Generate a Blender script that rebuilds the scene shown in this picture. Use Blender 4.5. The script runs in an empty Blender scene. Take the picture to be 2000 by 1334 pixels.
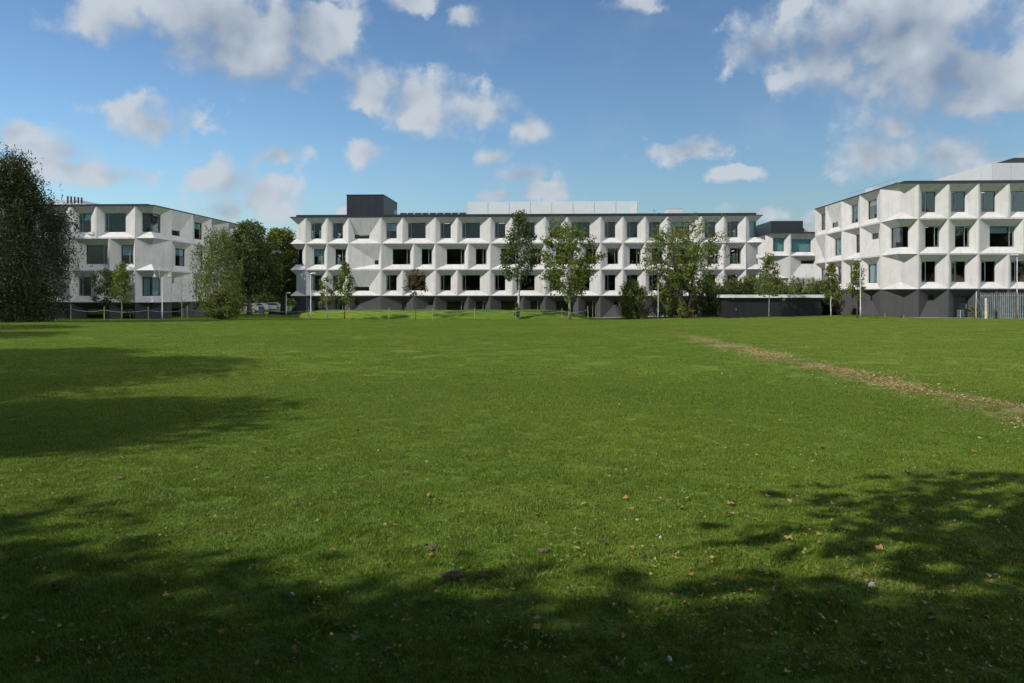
import bpy, math, random
import numpy as np
from mathutils import Vector, Matrix

R = math.radians
scene = bpy.context.scene
col = scene.collection

# ------------------------------------------------------------------ camera
F_PX, YAW, HOR, EYE = 1500.0, math.atan(65 / 1500.0), 575.0, 2.0
cam_d = bpy.data.cameras.new("camera")
cam = bpy.data.objects.new("camera", cam_d)
col.objects.link(cam)
scene.camera = cam
cam_d.sensor_width = 36.0
cam_d.lens = 36.0 * F_PX / 2000.0
cam_d.shift_y = (HOR - 667.0) / 2000.0
cam_d.clip_start, cam_d.clip_end = 0.05, 6000
cam.location = (0, 0, EYE)
cam.rotation_euler = (R(90), 0, YAW)

# ------------------------------------------------------------------ light
SUN_AZ, SUN_EL = 61.0, 40.0            # degrees from -Y towards -X, and above the ground
SUN = Vector((-math.sin(R(SUN_AZ)) * math.cos(R(SUN_EL)), -math.cos(R(SUN_AZ)) * math.cos(R(SUN_EL)), math.sin(R(SUN_EL))))
sun_d = bpy.data.lights.new("sun", 'SUN')
sun_d.energy, sun_d.angle, sun_d.color = 5.0, R(0.53), (1.0, 0.94, 0.85)
sun_o = bpy.data.objects.new("sun", sun_d)
col.objects.link(sun_o)
sun_o.location = SUN * 300
sun_o.rotation_euler = SUN.to_track_quat('Z', 'Y').to_euler()

scene.view_settings.view_transform = 'Standard'
scene.view_settings.look = 'None'
scene.view_settings.gamma = 1.0
scene.view_settings.use_curve_mapping = False
scene.view_settings.exposure = 0.1
scene.render.engine = 'CYCLES'
scene.cycles.max_bounces = 6
scene.cycles.diffuse_bounces = 2
scene.cycles.glossy_bounces = 3
scene.cycles.transmission_bounces = 4
scene.cycles.transparent_max_bounces = 12
scene.cycles.sample_clamp_indirect = 4.0


class NT:
    """small helper to write node trees"""
    def __init__(s, tree):
        s.t = tree
        s.t.nodes.clear()
    def n(s, typ, inp=None, **kw):
        nd = s.t.nodes.new(typ)
        for k, v in kw.items():
            setattr(nd, k, v)
        for k, v in (inp or {}).items():
            s.put(nd.inputs[k], v)
        return nd
    def put(s, sock, v):
        if hasattr(v, 'outputs'):
            v = v.outputs[0]
        if isinstance(v, bpy.types.NodeSocket):
            s.t.links.new(v, sock)
        else:
            if isinstance(v, (tuple, list)) and len(v) == 3 and sock.type == 'RGBA':
                v = (*v, 1)
            sock.default_value = v
    def m(s, op, a, b=0.0, c=0.0, clamp=False):
        nd = s.n('ShaderNodeMath', operation=op, use_clamp=clamp)
        s.put(nd.inputs[0], a)
        s.put(nd.inputs[1], b)
        if op in ('SMOOTH_MAX', 'SMOOTH_MIN', 'MULTIPLY_ADD', 'COMPARE'):
            s.put(nd.inputs[2], c)
        return nd.outputs[0]
    def v(s, op, a, b=(0, 0, 0)):
        nd = s.n('ShaderNodeVectorMath', operation=op)
        s.put(nd.inputs[0], a)
        if op == 'SCALE':
            s.put(nd.inputs[3], b)
        elif op not in ('LENGTH', 'NORMALIZE'):
            s.put(nd.inputs[1], b)
        return nd.outputs[1] if op in ('LENGTH', 'DOT_PRODUCT') else nd.outputs[0]
    def ss(s, val, lo, hi, a=0.0, b=1.0):
        nd = s.n('ShaderNodeMapRange', interpolation_type='SMOOTHSTEP')
        for i, q in enumerate((val, lo, hi, a, b)):
            s.put(nd.inputs[i], q)
        return nd.outputs[0]
    def mix(s, fac, a, b):
        nd = s.n('ShaderNodeMix', data_type='RGBA')
        s.put(nd.inputs[0], fac)
        s.put(nd.inputs[6], a)
        s.put(nd.inputs[7], b)
        return nd.outputs[2]
    def noise(s, vec, scale, detail=2.0, rough=0.5, dist=0.0):
        return s.n('ShaderNodeTexNoise', {'Vector': vec, 'Scale': scale, 'Detail': detail, 'Roughness': rough, 'Distortion': dist}).outputs[0]


def px_dir(px, py):
    """azimuth (from +Y to +X) and elevation of a photograph pixel"""
    a = math.atan((px - 1000) / F_PX)
    return a - YAW, math.atan((HOR - py) / F_PX * math.cos(a))


def make_sky():
    w = bpy.data.worlds.new("World")
    scene.world = w
    w.use_nodes = True
    t = NT(w.node_tree)
    tc = t.n('ShaderNodeTexCoord').outputs['Generated']
    sky = t.n('ShaderNodeTexSky', sky_type='NISHITA', sun_disc=False)
    sky.sun_elevation = R(SUN_EL)
    sky.sun_rotation = R(180 - SUN_AZ)
    sky.altitude, sky.air_density, sky.dust_density, sky.ozone_density = 30, 1.0, 2.0, 2.6
    sep = t.n('ShaderNodeSeparateXYZ', {0: tc})
    az = t.m('ARCTAN2', sep.outputs[0], sep.outputs[1])
    el = t.m('ARCSINE', sep.outputs[2])
    wob = t.n('ShaderNodeTexNoise', {'Vector': tc, 'Scale': 9.0, 'Detail': 2.0}).outputs['Color']
    wob = t.v('SCALE', t.v('SUBTRACT', wob, (.5, .5, .5)), 0.05)
    p = t.v('ADD', t.n('ShaderNodeCombineXYZ', {0: az, 1: el}).outputs[0], wob)
    # clouds: direction of each and its half width and height, in photograph pixels
    blobs = [(205, 35, 75, 60), (420, 20, 215, 110), (470, 100, 180, 75), (590, 40, 150, 90),
             (300, 225, 105, 48), (20, 262, 45, 30), (90, 285, 90, 34), (200, 335, 110, 32), (130, 330, 120, 36),
             (440, 355, 75, 58), (520, 400, 90, 55), (430, 410, 70, 40), (550, 312, 60, 30),
             (705, 310, 58, 36), (715, 170, 90, 60), (810, 200, 140, 66), (930, 220, 80, 36), (840, 240, 120, 36),
             (800, 8, 80, 30), (895, 38, 55, 28), (1040, 258, 50, 38), (972, 305, 42, 20), (1030, 350, 80, 38), (1060, 385, 90, 30),
             (1245, 10, 70, 25), (1350, 285, 105, 36), (1430, 335, 60, 20), (1480, 100, 90, 56), (1620, 70, 180, 100), (1760, 60, 230, 130), (1860, 130, 230, 90),
             (1740, 245, 38, 32), (1720, 310, 100, 48), (1830, 300, 110, 48), (1960, 320, 80, 36), (1990, 190, 40, 25),
             (1470, 412, 80, 18), (1590, 418, 60, 18), (680, 412, 60, 14), (980, 390, 60, 18)]
    Fm = big = -1.0
    for (bx, by, rx, ry) in blobs:
        a, e = px_dir(bx, by)
        d = t.v('MULTIPLY', t.v('SUBTRACT', p, (a, e, 0)), (F_PX / rx / 1.14, F_PX / ry / 1.14, 0))
        f = t.m('SUBTRACT', 1.0, t.v('LENGTH', d))
        Fm = f if Fm == -1.0 else t.m('SMOOTH_MAX', Fm, f, 0.25)
        if rx > 140:
            d = t.v('MULTIPLY', t.v('SUBTRACT', p, (a, e - .035, 0)), (F_PX / rx / 1.14, F_PX / ry / 1.14, 0))
            f = t.m('SUBTRACT', 1.0, t.v('LENGTH', d))
            big = f if big == -1.0 else t.m('SMOOTH_MAX', big, f, 0.25)
    # the same broken cumulus goes on all round and overhead, outside the part listed above
    ov = t.v('MULTIPLY', tc, (1, 1, 2.4))
    other = t.ss(t.noise(ov, 3.6, 3.0, .5), .44, .72, -1.0, .9)
    inside = t.m('MULTIPLY', t.m('MULTIPLY', t.ss(az, -.72, -.64), t.ss(az, .64, .56)), t.ss(el, .44, .38))
    Fm = t.m('ADD', t.m('MULTIPLY', Fm, inside), t.m('MULTIPLY', other, t.m('SUBTRACT', 1.0, inside)))
    n1 = t.noise(tc, 15.0, 9.0, .60, .15)
    n2 = t.noise(t.v('ADD', tc, (-.020, -.004, .024)), 15.0, 2.0, .5, .15)
    n3 = t.noise(tc, 15.0, 2.0, .5, .15)
    # cauliflower edges towards the light, frayed ones on the lee side
    vor = t.n('ShaderNodeTexVoronoi', {'Vector': t.v('ADD', tc, t.v('SCALE', wob, .3)), 'Scale': 42.0, 'Detail': 1.0, 'Roughness': .6}, feature='SMOOTH_F1').outputs['Distance']
    dens = t.m('ADD', t.m('MULTIPLY', t.m('SUBTRACT', n1, .5), 2.1), Fm)
    dens = t.m('ADD', dens, t.m('MULTIPLY', t.m('SUBTRACT', .42, vor), .28))
    n4 = t.noise(tc, 55.0, 6.0, .62)
    dens = t.m('ADD', dens, t.m('MULTIPLY', t.m('SUBTRACT', n4, .5), .75))
    soft = t.ss(n2, .36, .64, .34, 1.05)
    fac = t.ss(dens, .04, t.m('ADD', .04, soft))
    thin = t.noise(t.v('MULTIPLY', tc, (1, 1, 2.0)), 5.0, 5.0, .6)
    veil = t.m('MULTIPLY', t.ss(thin, .52, .8), .14)
    fac = t.m('MAXIMUM', t.m('MULTIPLY', fac, .94), veil)
    fac = t.m('MULTIPLY', fac, t.ss(el, -.02, .05))
    lit = t.m('ADD', t.m('ADD', .84, t.m('MULTIPLY', t.m('SUBTRACT', n4, .5), .5)), t.m('MULTIPLY', t.m('SUBTRACT', n3, n2), 1.6))
    lit = t.m('SUBTRACT', lit, t.m('ADD', t.m('MULTIPLY', t.ss(Fm, .5, 1.1), .15), t.m('MULTIPLY', t.ss(big, .15, .9), .5)), clamp=True)
    ccol = t.mix(lit, (.24, .31, .42), (.60, .66, .73))
    gam = t.n('ShaderNodeGamma', {'Color': sky.outputs[0], 'Gamma': 1.36})   # deep, polarised blue
    bg1 = t.n('ShaderNodeBackground', {'Color': t.v('MULTIPLY', gam, (1.02, 1.07, 1.0)), 'Strength': 0.077})
    bg2 = t.n('ShaderNodeBackground', {'Color': ccol, 'Strength': 0.88})
    ms = t.n('ShaderNodeMixShader', {0: fac, 1: bg1.outputs[0], 2: bg2.outputs[0]})
    t.n('ShaderNodeOutputWorld', {'Surface': ms.outputs[0]})
make_sky()

# ------------------------------------------------------------------ helpers
def sstep(x, a, b):
    u = min(1.0, max(0.0, (x - a) / (b - a)))
    return u * u * (3 - 2 * u)

def gz(x, y):
    """height of the lawn"""
    k = -.011 + .003 * sstep(x, -20, -42) + .0065 * sstep(x, 4, 36)
    yy = max(-12.0, min(112.0, y))
    return k * yy + .05 * math.sin(x * .21 + 1.3) * math.sin(y * .17) * sstep(y, 12, 30)

def ground_at(px, py):
    """point of the lawn seen at a photograph pixel"""
    c = (px - 1000) / F_PX
    d = Vector((c, 1.0, (HOR - py) / F_PX))
    d = Matrix.Rotation(YAW, 3, 'Z') @ d
    t = 3.0
    for i in range(4000):
        p = d * t
        if EYE + p.z <= gz(p.x, p.y) or t > 140:
            break
        t *= 1.003
    return Vector((p.x, p.y, gz(p.x, p.y)))

def at(px, Y):
    """world X of a pixel column at depth Y"""
    return math.tan(math.atan((px - 1000) / F_PX) - YAW) * Y

def zat(px, py, Y):
    """height of a pixel for something standing at depth Y"""
    x = at(px, Y)
    zc = Y * math.cos(YAW) - x * math.sin(YAW)
    return EYE + (HOR - py) / F_PX * zc

def mesh_from(name, verts, faces, mats, fm=None, smooth=False):
    me = bpy.data.meshes.new(name)
    me.from_pydata(verts, [], faces)
    for m in (mats if isinstance(mats, (list, tuple)) else [mats]):
        me.materials.append(m)
    if fm:
        me.polygons.foreach_set('material_index', fm)
    if smooth:
        me.polygons.foreach_set('use_smooth', [True] * len(me.polygons))
    me.update()
    return me

class MB:
    """collects shapes that become one mesh"""
    def __init__(s):
        s.v, s.f, s.mi = [], [], []
        s.cur = 0
    def face(s, pts):
        b = len(s.v)
        s.v += [tuple(p) for p in pts]
        s.f.append(tuple(range(b, b + len(pts))))
        s.mi.append(s.cur)
    def box(s, x0, y0, z0, x1, y1, z1):
        b = len(s.v)
        s.v += [(x0, y0, z0), (x1, y0, z0), (x1, y1, z0), (x0, y1, z0), (x0, y0, z1), (x1, y0, z1), (x1, y1, z1), (x0, y1, z1)]
        for q in ((0, 3, 2, 1), (4, 5, 6, 7), (0, 1, 5, 4), (1, 2, 6, 5), (2, 3, 7, 6), (3, 0, 4, 7)):
            s.f.append(tuple(b + i for i in q))
            s.mi.append(s.cur)
    def tube(s, pts, radii, sides=6, cap=True):
        b = len(s.v)
        n = len(pts)
        P = [Vector(p) for p in pts]
        for i in range(n):
            d = (P[min(n - 1, i + 1)] - P[max(0, i - 1)])
            d = d.normalized() if d.length > 1e-9 else Vector((0, 0, 1))
            a = d.orthogonal().normalized() if i == 0 else (a - d * a.dot(d)).normalized()
            c = d.cross(a)
            for k in range(sides):
                th = 2 * math.pi * k / sides
                s.v.append(tuple(P[i] + (a * math.cos(th) + c * math.sin(th)) * radii[i]))
        for i in range(n - 1):
            for k in range(sides):
                k2 = (k + 1) % sides
                s.f.append((b + i * sides + k, b + i * sides + k2, b + (i + 1) * sides + k2, b + (i + 1) * sides + k))
                s.mi.append(s.cur)
        if cap:
            s.f.append(tuple(b + k for k in reversed(range(sides))))
            s.f.append(tuple(b + (n - 1) * sides + k for k in range(sides)))
            s.mi += [s.cur, s.cur]
    def mesh(s, name, mats, smooth=False):
        return mesh_from(name, s.v, s.f, mats, s.mi, smooth)

def add(name, me, parent=None, loc=(0, 0, 0), rz=0.0):
    o = bpy.data.objects.new(name, me)
    col.objects.link(o)
    o.location = loc
    o.rotation_euler = (0, 0, rz)
    if parent:
        o.parent = parent
    return o

def thing(name, label, cat, loc=(0, 0, 0), rz=0.0, group=None, me=None):
    o = add(name, me, None, loc, rz)
    return tag(o, label, cat, group)

def tag(o, label=None, cat=None, group=None, kind=None):
    for k, v in (('label', label), ('category', cat), ('group', group), ('kind', kind)):
        if v:
            o[k] = v
    return o

# ------------------------------------------------------------------ materials
MATS = {}
def new_mat(name):
    m = bpy.data.materials.new(name)
    m.use_nodes = True
    MATS[name] = m
    return m, NT(m.node_tree)

def simple(name, c, rough=.6, metal=0.0, var=.18, scale=3.0, bump=0.0, bscale=40.0, spec=.4):
    m, t = new_mat(name)
    pos = t.n('ShaderNodeNewGeometry').outputs['Position']
    n = t.noise(pos, scale, 5.0, .6)
    k = t.ss(n, .25, .75, 1 - var, 1 + var)
    cc = t.v('SCALE', tuple(c), k)
    b = t.n('ShaderNodeBsdfPrincipled', {'Base Color': cc, 'Roughness': rough, 'Metallic': metal, 'Specular IOR Level': spec})
    if bump:
        bp = t.n('ShaderNodeBump', {'Strength': bump, 'Distance': .01, 'Height': t.noise(pos, bscale, 4.0, .6)})
        t.put(b.inputs['Normal'], bp)
    t.n('ShaderNodeOutputMaterial', {'Surface': b})
    return m

def concrete(name, c, stain):
    """cast concrete: cloudy mottling, rain streaks, pores, each panel a shade of its own"""
    m, t = new_mat(name)
    pos = t.n('ShaderNodeNewGeometry').outputs['Position']
    oi = t.n('ShaderNodeObjectInfo').outputs['Random']
    n = t.noise(pos, .9, 6.0, .62)
    st = t.noise(t.v('MULTIPLY', pos, (3.0, 3.0, .22)), 1.0, 5.0, .6)
    fine = t.noise(pos, 14.0, 4.0, .7)
    k = t.m('ADD', t.ss(n, .3, .7, -.06, .06), t.ss(st, .35, .72, .03, -.07))
    k = t.m('ADD', k, t.ss(fine, .3, .7, -.035, .035))
    k = t.m('ADD', t.m('ADD', k, 1.0), t.m('MULTIPLY', t.m('SUBTRACT', oi, .5), .09))
    cc = t.v('SCALE', tuple(c), k)
    cc = t.mix(t.ss(st, .5, .78, 0.0, .5), cc, stain)
    b = t.n('ShaderNodeBsdfPrincipled', {'Base Color': cc, 'Roughness': .78, 'Specular IOR Level': .25})
    bp = t.n('ShaderNodeBump', {'Strength': .35, 'Distance': .006, 'Height': t.noise(pos, 26.0, 5.0, .65)})
    t.put(b.inputs['Normal'], bp)
    t.n('ShaderNodeOutputMaterial', {'Surface': b})
    return m

WHITE = concrete('pale_concrete', (.478, .470, .462), (.37, .36, .345))
DARK = concrete('dark_concrete', (.056, .056, .059), (.046, .045, .047))
FASCIA = simple('dark_metal', (.017, .020, .027), .45, .0, .1, .6)
FRAME = simple('anodised_frame', (.028, .029, .032), .4, .3, .1)
SILVER = simple('silver_frame', (.42, .44, .46), .4, .5, .1)
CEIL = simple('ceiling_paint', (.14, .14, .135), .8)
FLOORM = simple('floor_vinyl', (.20, .19, .18), .5)
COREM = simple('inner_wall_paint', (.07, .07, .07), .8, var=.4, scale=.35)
GALV = simple('galvanised_steel', (.23, .27, .30), .45, .55, .25, 2.0)
LAMPM = simple('pale_lamp_paint', (.36, .38, .40), .45, .1, .08)
STAKE = simple('weathered_stake_wood', (.25, .21, .14), .85, var=.3, scale=5.0)
ROPE = simple('blue_rope', (.22, .27, .34), .8)
RUST = simple('rusty_post_steel', (.13, .085, .06), .8, .1, .4, 4.0)
BARK = simple('brown_bark', (.075, .06, .045), .9, var=.45, scale=6.0, bump=.5, bscale=20)
GREYBARK = simple('grey_bark', (.20, .18, .15), .9, var=.4, scale=6.0, bump=.5, bscale=20)
BIRCH = simple('birch_bark', (.42, .40, .36), .8, var=.5, scale=5.0)
SHEDM = simple('shed_cladding', (.013, .0135, .018), .55, .0, .2, 1.5)
SHEDROOF = simple('shed_roof_edge', (.62, .65, .66), .5, .1, .15, 1.2)
YELLOW = simple('sign_yellow', (.62, .55, .02), .5)
BRICK = simple('red_brickwork', (.33, .13, .075), .85, var=.35, scale=7.0)
GREENP = simple('green_paint', (.05, .16, .07), .6)
CARWHITE = simple('white_car_paint', (.30, .30, .31), .25)
CARRED = simple('red_car_paint', (.30, .03, .03), .25)
CARBLUE = simple('blue_paint', (.03, .05, .16), .4)
TYRE = simple('tyre_rubber', (.02, .02, .02), .8)
PAVE = simple('paving', (.22, .21, .20), .85, var=.2, scale=1.5, bump=.3)
PAPER = simple('crumpled_paper', (.45, .46, .49), .8)
SOIL = simple('bare_soil', (.085, .06, .04), .95, var=.4, scale=14.0, bump=.8, bscale=60)

def emis(name, c, s):
    m, t = new_mat(name)
    t.n('ShaderNodeOutputMaterial', {'Surface': t.n('ShaderNodeEmission', {'Color': c, 'Strength': s})})
    return m
STRIP = emis('fluorescent_tube', (1.0, .93, .72), 1.6)

def glass_mat():
    m, t = new_mat('window_glass')
    pos = t.n('ShaderNodeNewGeometry').outputs['Position']
    oi = t.n('ShaderNodeObjectInfo').outputs['Random']
    bp = t.n('ShaderNodeBump', {'Strength': .05, 'Distance': .05, 'Height': t.noise(t.v('ADD', pos, t.v('SCALE', (31, 17, 53), oi)), .7, 1.0)})
    g = t.n('ShaderNodeBsdfGlossy', {'Color': (.88, .95, 1.0), 'Roughness': .02, 'Normal': bp})
    tr = t.n('ShaderNodeBsdfTransparent', {'Color': (.78, .85, .85)})
    fr = t.n('ShaderNodeFresnel', {'IOR': 1.75, 'Normal': bp})
    fac = t.m('ADD', t.m('MULTIPLY', fr, .5), .0, clamp=True)
    t.n('ShaderNodeOutputMaterial', {'Surface': t.n('ShaderNodeMixShader', {0: fac, 1: tr.outputs[0], 2: g.outputs[0]})})
    return m
GLASS = glass_mat()
BLIND = simple('roller_blind_fabric', (.45, .70, .68), .9, var=.05)
PALEBLIND = simple('pale_blind_fabric', (.55, .62, .68), .9, var=.05)

def perforated():
    m, t = new_mat('perforated_metal')
    d = t.n('ShaderNodeBsdfPrincipled', {'Base Color': (.66, .68, .68), 'Roughness': .5, 'Metallic': .0})
    tr = t.n('ShaderNodeBsdfTransparent')
    t.n('ShaderNodeOutputMaterial', {'Surface': t.n('ShaderNodeMixShader', {0: .52, 1: tr.outputs[0], 2: d.outputs[0]})})
    return m
PERF = perforated()
PLANT = simple('plant_metal', (.46, .48, .49), .5, .0, .06)

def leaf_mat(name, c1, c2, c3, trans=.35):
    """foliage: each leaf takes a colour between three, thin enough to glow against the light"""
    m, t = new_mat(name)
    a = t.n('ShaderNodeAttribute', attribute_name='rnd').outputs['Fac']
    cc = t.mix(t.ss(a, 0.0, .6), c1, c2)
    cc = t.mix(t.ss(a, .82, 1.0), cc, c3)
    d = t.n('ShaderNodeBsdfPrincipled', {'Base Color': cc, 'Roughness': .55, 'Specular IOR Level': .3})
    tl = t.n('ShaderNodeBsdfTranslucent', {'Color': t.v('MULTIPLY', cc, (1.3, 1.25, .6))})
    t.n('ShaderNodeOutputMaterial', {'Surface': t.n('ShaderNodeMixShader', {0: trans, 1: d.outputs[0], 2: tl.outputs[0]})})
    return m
LEAF = leaf_mat('green_leaves', (.07, .105, .018), (.125, .165, .03), (.21, .20, .05))
LEAFDARK = leaf_mat('dark_leaves', (.045, .07, .02), (.075, .105, .028), (.11, .125, .035))
LEAFOLIVE = leaf_mat('olive_leaves', (.072, .105, .02), (.12, .148, .034), (.20, .18, .055))
LEAFBROWN = leaf_mat('brown_leaves', (.06, .04, .02), (.10, .065, .03), (.12, .10, .04))
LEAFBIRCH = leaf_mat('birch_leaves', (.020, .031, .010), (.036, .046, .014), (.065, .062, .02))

def lawn_colour(t, pos, rnd=None):
    """green of the turf by place, its worn line and bare spots"""
    s = t.n('ShaderNodeSeparateXYZ', {0: pos})
    X, Y = s.outputs[0], s.outputs[1]
    big = t.noise(pos, .12, 4.0, .55)
    mid = t.noise(pos, .9, 4.0, .6)
    fine = t.noise(pos, 7.0, 3.0, .6)
    c = t.mix(t.ss(big, .3, .7), (.090, .164, .014), (.130, .190, .018))
    c = t.mix(t.ss(t.noise(pos, .33, 5.0, .6), .52, .75, 0, .6), c, (.062, .125, .012))
    c = t.mix(t.ss(mid, .42, .75, 0, .7), c, (.138, .182, .020))
    c = t.mix(t.ss(fine, .4, .8, 0, .5), c, (.070, .118, .012))
    # the field across the worn line was mown in strips
    strip = t.noise(t.v('MULTIPLY', pos, (.05, 1.1, 0)), 1.0, 3.0, .5)
    east = t.ss(X, 9.5, 12.0)
    c = t.mix(t.m('MULTIPLY', east, t.ss(strip, .35, .65, 0, .5)), c, (.160, .205, .024))
    # worn line
    wig = t.noise(t.v('MULTIPLY', pos, (.8, .35, 0)), 1.0, 5.0, .65)
    off = t.m('ABSOLUTE', t.m('SUBTRACT', t.m('ADD', X, t.m('MULTIPLY', t.m('SUBTRACT', wig, .5), 2.2)), 8.5))
    core = t.ss(off, 1.15, .1)
    patch = t.ss(t.noise(pos, 1.0, 7.0, .75), .35, .54)
    along = t.m('MULTIPLY', t.ss(Y, 11.5, 14.5), t.ss(Y, 62.0, 30.0))
    worn = t.m('MULTIPLY', t.m('MULTIPLY', core, patch), along)
    # bare soil where the trees behind shade the turf
    bare = t.m('MULTIPLY', t.ss(t.noise(pos, .55, 5.0, .62), .60, .72), t.ss(Y, 9.0, 5.0))
    dry = t.mix(t.ss(t.noise(pos, 5.0, 4.0, .7), .35, .65), (.14, .10, .05), (.29, .225, .11))
    mask = t.m('MAXIMUM', worn, t.m('MULTIPLY', bare, .75))
    return c, dry, mask

def lawn_mat():
    m, t = new_mat('lawn_turf')
    pos = t.n('ShaderNodeNewGeometry').outputs['Position']
    c, dry, mask = lawn_colour(t, pos)
    tuft = t.noise(pos, 38.0, 4.0, .7)
    c = t.v('SCALE', c, t.ss(tuft, .3, .7, .7, 1.15))
    c = t.mix(mask, c, dry)
    b = t.n('ShaderNodeBsdfPrincipled', {'Base Color': c, 'Roughness': .85, 'Specular IOR Level': .15})
    bp = t.n('ShaderNodeBump', {'Strength': .8, 'Distance': .04, 'Height': t.noise(pos, 22.0, 5.0, .7)})
    t.put(b.inputs['Normal'], bp)
    t.n('ShaderNodeOutputMaterial', {'Surface': b})
    return m
LAWN = lawn_mat()

def blade_mat():
    m, t = new_mat('grass_blades')
    pos = t.n('ShaderNodeNewGeometry').outputs['Position']
    rnd = t.n('ShaderNodeAttribute', attribute_name='rnd').outputs['Fac']
    c, dry, mask = lawn_colour(t, pos)
    c = t.v('SCALE', c, t.ss(rnd, 0.0, 1.0, .72, 1.5))
    c = t.mix(t.ss(rnd, .93, 1.0, 0, .7), c, (.24, .24, .07))
    c = t.mix(t.m('MULTIPLY', mask, t.ss(rnd, 1.0, .35)), c, dry)
    d = t.n('ShaderNodeBsdfPrincipled', {'Base Color': c, 'Roughness': .5, 'Specular IOR Level': .3})
    tl = t.n('ShaderNodeBsdfTranslucent', {'Color': t.v('MULTIPLY', c, (1.25, 1.2, .6))})
    t.n('ShaderNodeOutputMaterial', {'Surface': t.n('ShaderNodeMixShader', {0: .3, 1: d.outputs[0], 2: tl.outputs[0]})})
    return m
BLADE = blade_mat()

# ------------------------------------------------------------------ ground
def make_ground():
    xs = [-2600, -1200, -500, -250] + list(np.arange(-150, 150.1, 2.5)) + [250, 500, 1200, 2600]
    ys = [-2600, -1200, -400, -150, -80] + list(np.arange(-40, 160.1, 2.5)) + [250, 600, 1400, 3200]
    V = [(x, y, gz(x, y)) for y in ys for x in xs]
    nx = len(xs)
    Fc = [(j * nx + i, j * nx + i + 1, (j + 1) * nx + i + 1, (j + 1) * nx + i) for j in range(len(ys) - 1) for i in range(nx - 1)]
    o = add('lawn', mesh_from('lawn', V, Fc, LAWN, smooth=True))
    tag(o, 'wide green lawn stretching to the school buildings', 'lawn', kind='structure')
make_ground()

BANK_TOP = -.05
def bank_z(x, y):
    h = sstep(x, -34.5, -28.0) * (1 - sstep(x, 1.2, 6.5)) * sstep(y, 92.0 + .5 * math.sin(x * .4), 96.0 + .35 * math.sin(x * .7)) * (1 - sstep(y, 101.3, 102.5))
    g = gz(x, y)
    return g - .06 + (BANK_TOP - g + .06 + .05 * math.sin(x * .9) * math.sin(y * .8)) * h

def make_bank():
    """flat-topped grass bank along the foot of the middle building"""
    V, Fc = [], []
    xs = list(np.linspace(-36.5, 9.0, 120))
    ys = list(np.linspace(91.0, 102.6, 24))
    for y in ys:
        for x in xs:
            V.append((x, y, bank_z(x, y)))
    n = len(xs)
    for j in range(len(ys) - 1):
        for i in range(n - 1):
            Fc.append((j * n + i, j * n + i + 1, (j + 1) * n + i + 1, (j + 1) * n + i))
    o = add('grass_bank', mesh_from('grass_bank', V, Fc, LAWN, smooth=True))
    tag(o, 'low flat topped grass bank along the middle building', 'bank', kind='structure')
make_bank()

def make_paths():
    """paving at the foot of the buildings"""
    for (x0, x1, y0, y1, nm) in ((7.5, 35.5, 98.5, 104.2, 'path'), (37, 60, 77.6, 80.0, 'pavement'), (-34, 30, 102.7, 104.2, 'pavement')):
        V, Fc = [], []
        xs = np.linspace(x0, x1, 14)
        for y in (y0, y1):
            for x in xs:
                V.append((x, y, gz(x, y) + .03))
        for i in range(13):
            Fc.append((i, i + 1, 14 + i + 1, 14 + i))
        tag(add(nm, mesh_from(nm, V, Fc, PAVE)), 'grey paved strip at the foot of the buildings', 'paving', kind='structure')
make_paths()

# ------------------------------------------------------------------ buildings
D = .65                                                # depth of the facade recesses
CACHE = {}
def panel_mesh(w, h, l, ww, s, wh, mat, sill=True):
    """one cast facade bay, w x h: four splays fall back from the rim to an opening ww x wh"""
    key = ('p', w, h, l, ww, s, wh, mat.name)
    if key in CACHE:
        return CACHE[key]
    m = MB()
    r = .055
    o = [(0, 0), (w, 0), (w, h), (0, h)]
    q = [(r, r), (w - r, r), (w - r, h - r), (r, h - r)]
    i = [(l, s), (l + ww, s), (l + ww, s + wh), (l, s + wh)]
    e = .03
    for k in range(4):
        k2 = (k + 1) % 4
        a, b, c, d = o[k], o[k2], q[k2], q[k]
        m.face([(a[0], e, a[1]), (b[0], e, b[1]), (c[0], 0, c[1]), (d[0], 0, d[1])])
        a, b, c, d = q[k], q[k2], i[k2], i[k]
        m.face([(a[0], 0, a[1]), (b[0], 0, b[1]), (c[0], D, c[1]), (d[0], D, d[1])])
        a, b = i[k], i[k2]
        m.face([(a[0], D, a[1]), (b[0], D, b[1]), (b[0], D + .22, b[1]), (a[0], D + .22, a[1])])
    CACHE[key] = m.mesh('facade_panel', mat)
    return CACHE[key]

def corner_mesh(sx, h, a, b, wa, wb, s, wh, mat):
    """cast bay folded round a corner; sx = 1 corner at the low-x end, -1 mirrored"""
    key = ('c', sx, h, a, b, wa, wb, s, wh, mat.name)
    if key in CACHE:
        return CACHE[key]
    m = MB()
    t = s + wh
    A, C, B = (a, 0), (0, 0), (0, b)
    Ai, Ci, Bi = (D + wa, D), (D, D), (D, D + wb)
    def P(p, z):
        return (p[0] * sx, p[1], z)
    m.face([P(A, 0), P(Ai, s), P(Ai, t), P(A, h)])
    m.face([P(B, 0), P(Bi, s), P(Bi, t), P(B, h)])
    for (p, pi) in ((A, Ai), (B, Bi)):
        m.face([P(p, h), P(pi, t), P(Ci, t), P(C, h)])
        m.face([P(p, 0), P(pi, s), P(Ci, s), P(C, 0)])
    if wa > 0:
        for (pi, q) in ((Ai, (Ai[0], D + .2)), (Bi, (D + .2, Bi[1]))):
            m.face([P(pi, s), P(pi, t), P(q, t), P(q, s)])
        for z in (s, t):
            m.face([P(Ai, z), P(Ci, z), P(Bi, z), P((D + .2, D + wb), z), P((D + .2, D + .2), z), P((D + wa, D + .2), z)])
    CACHE[key] = m.mesh('facade_panel', mat)
    return CACHE[key]

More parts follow.
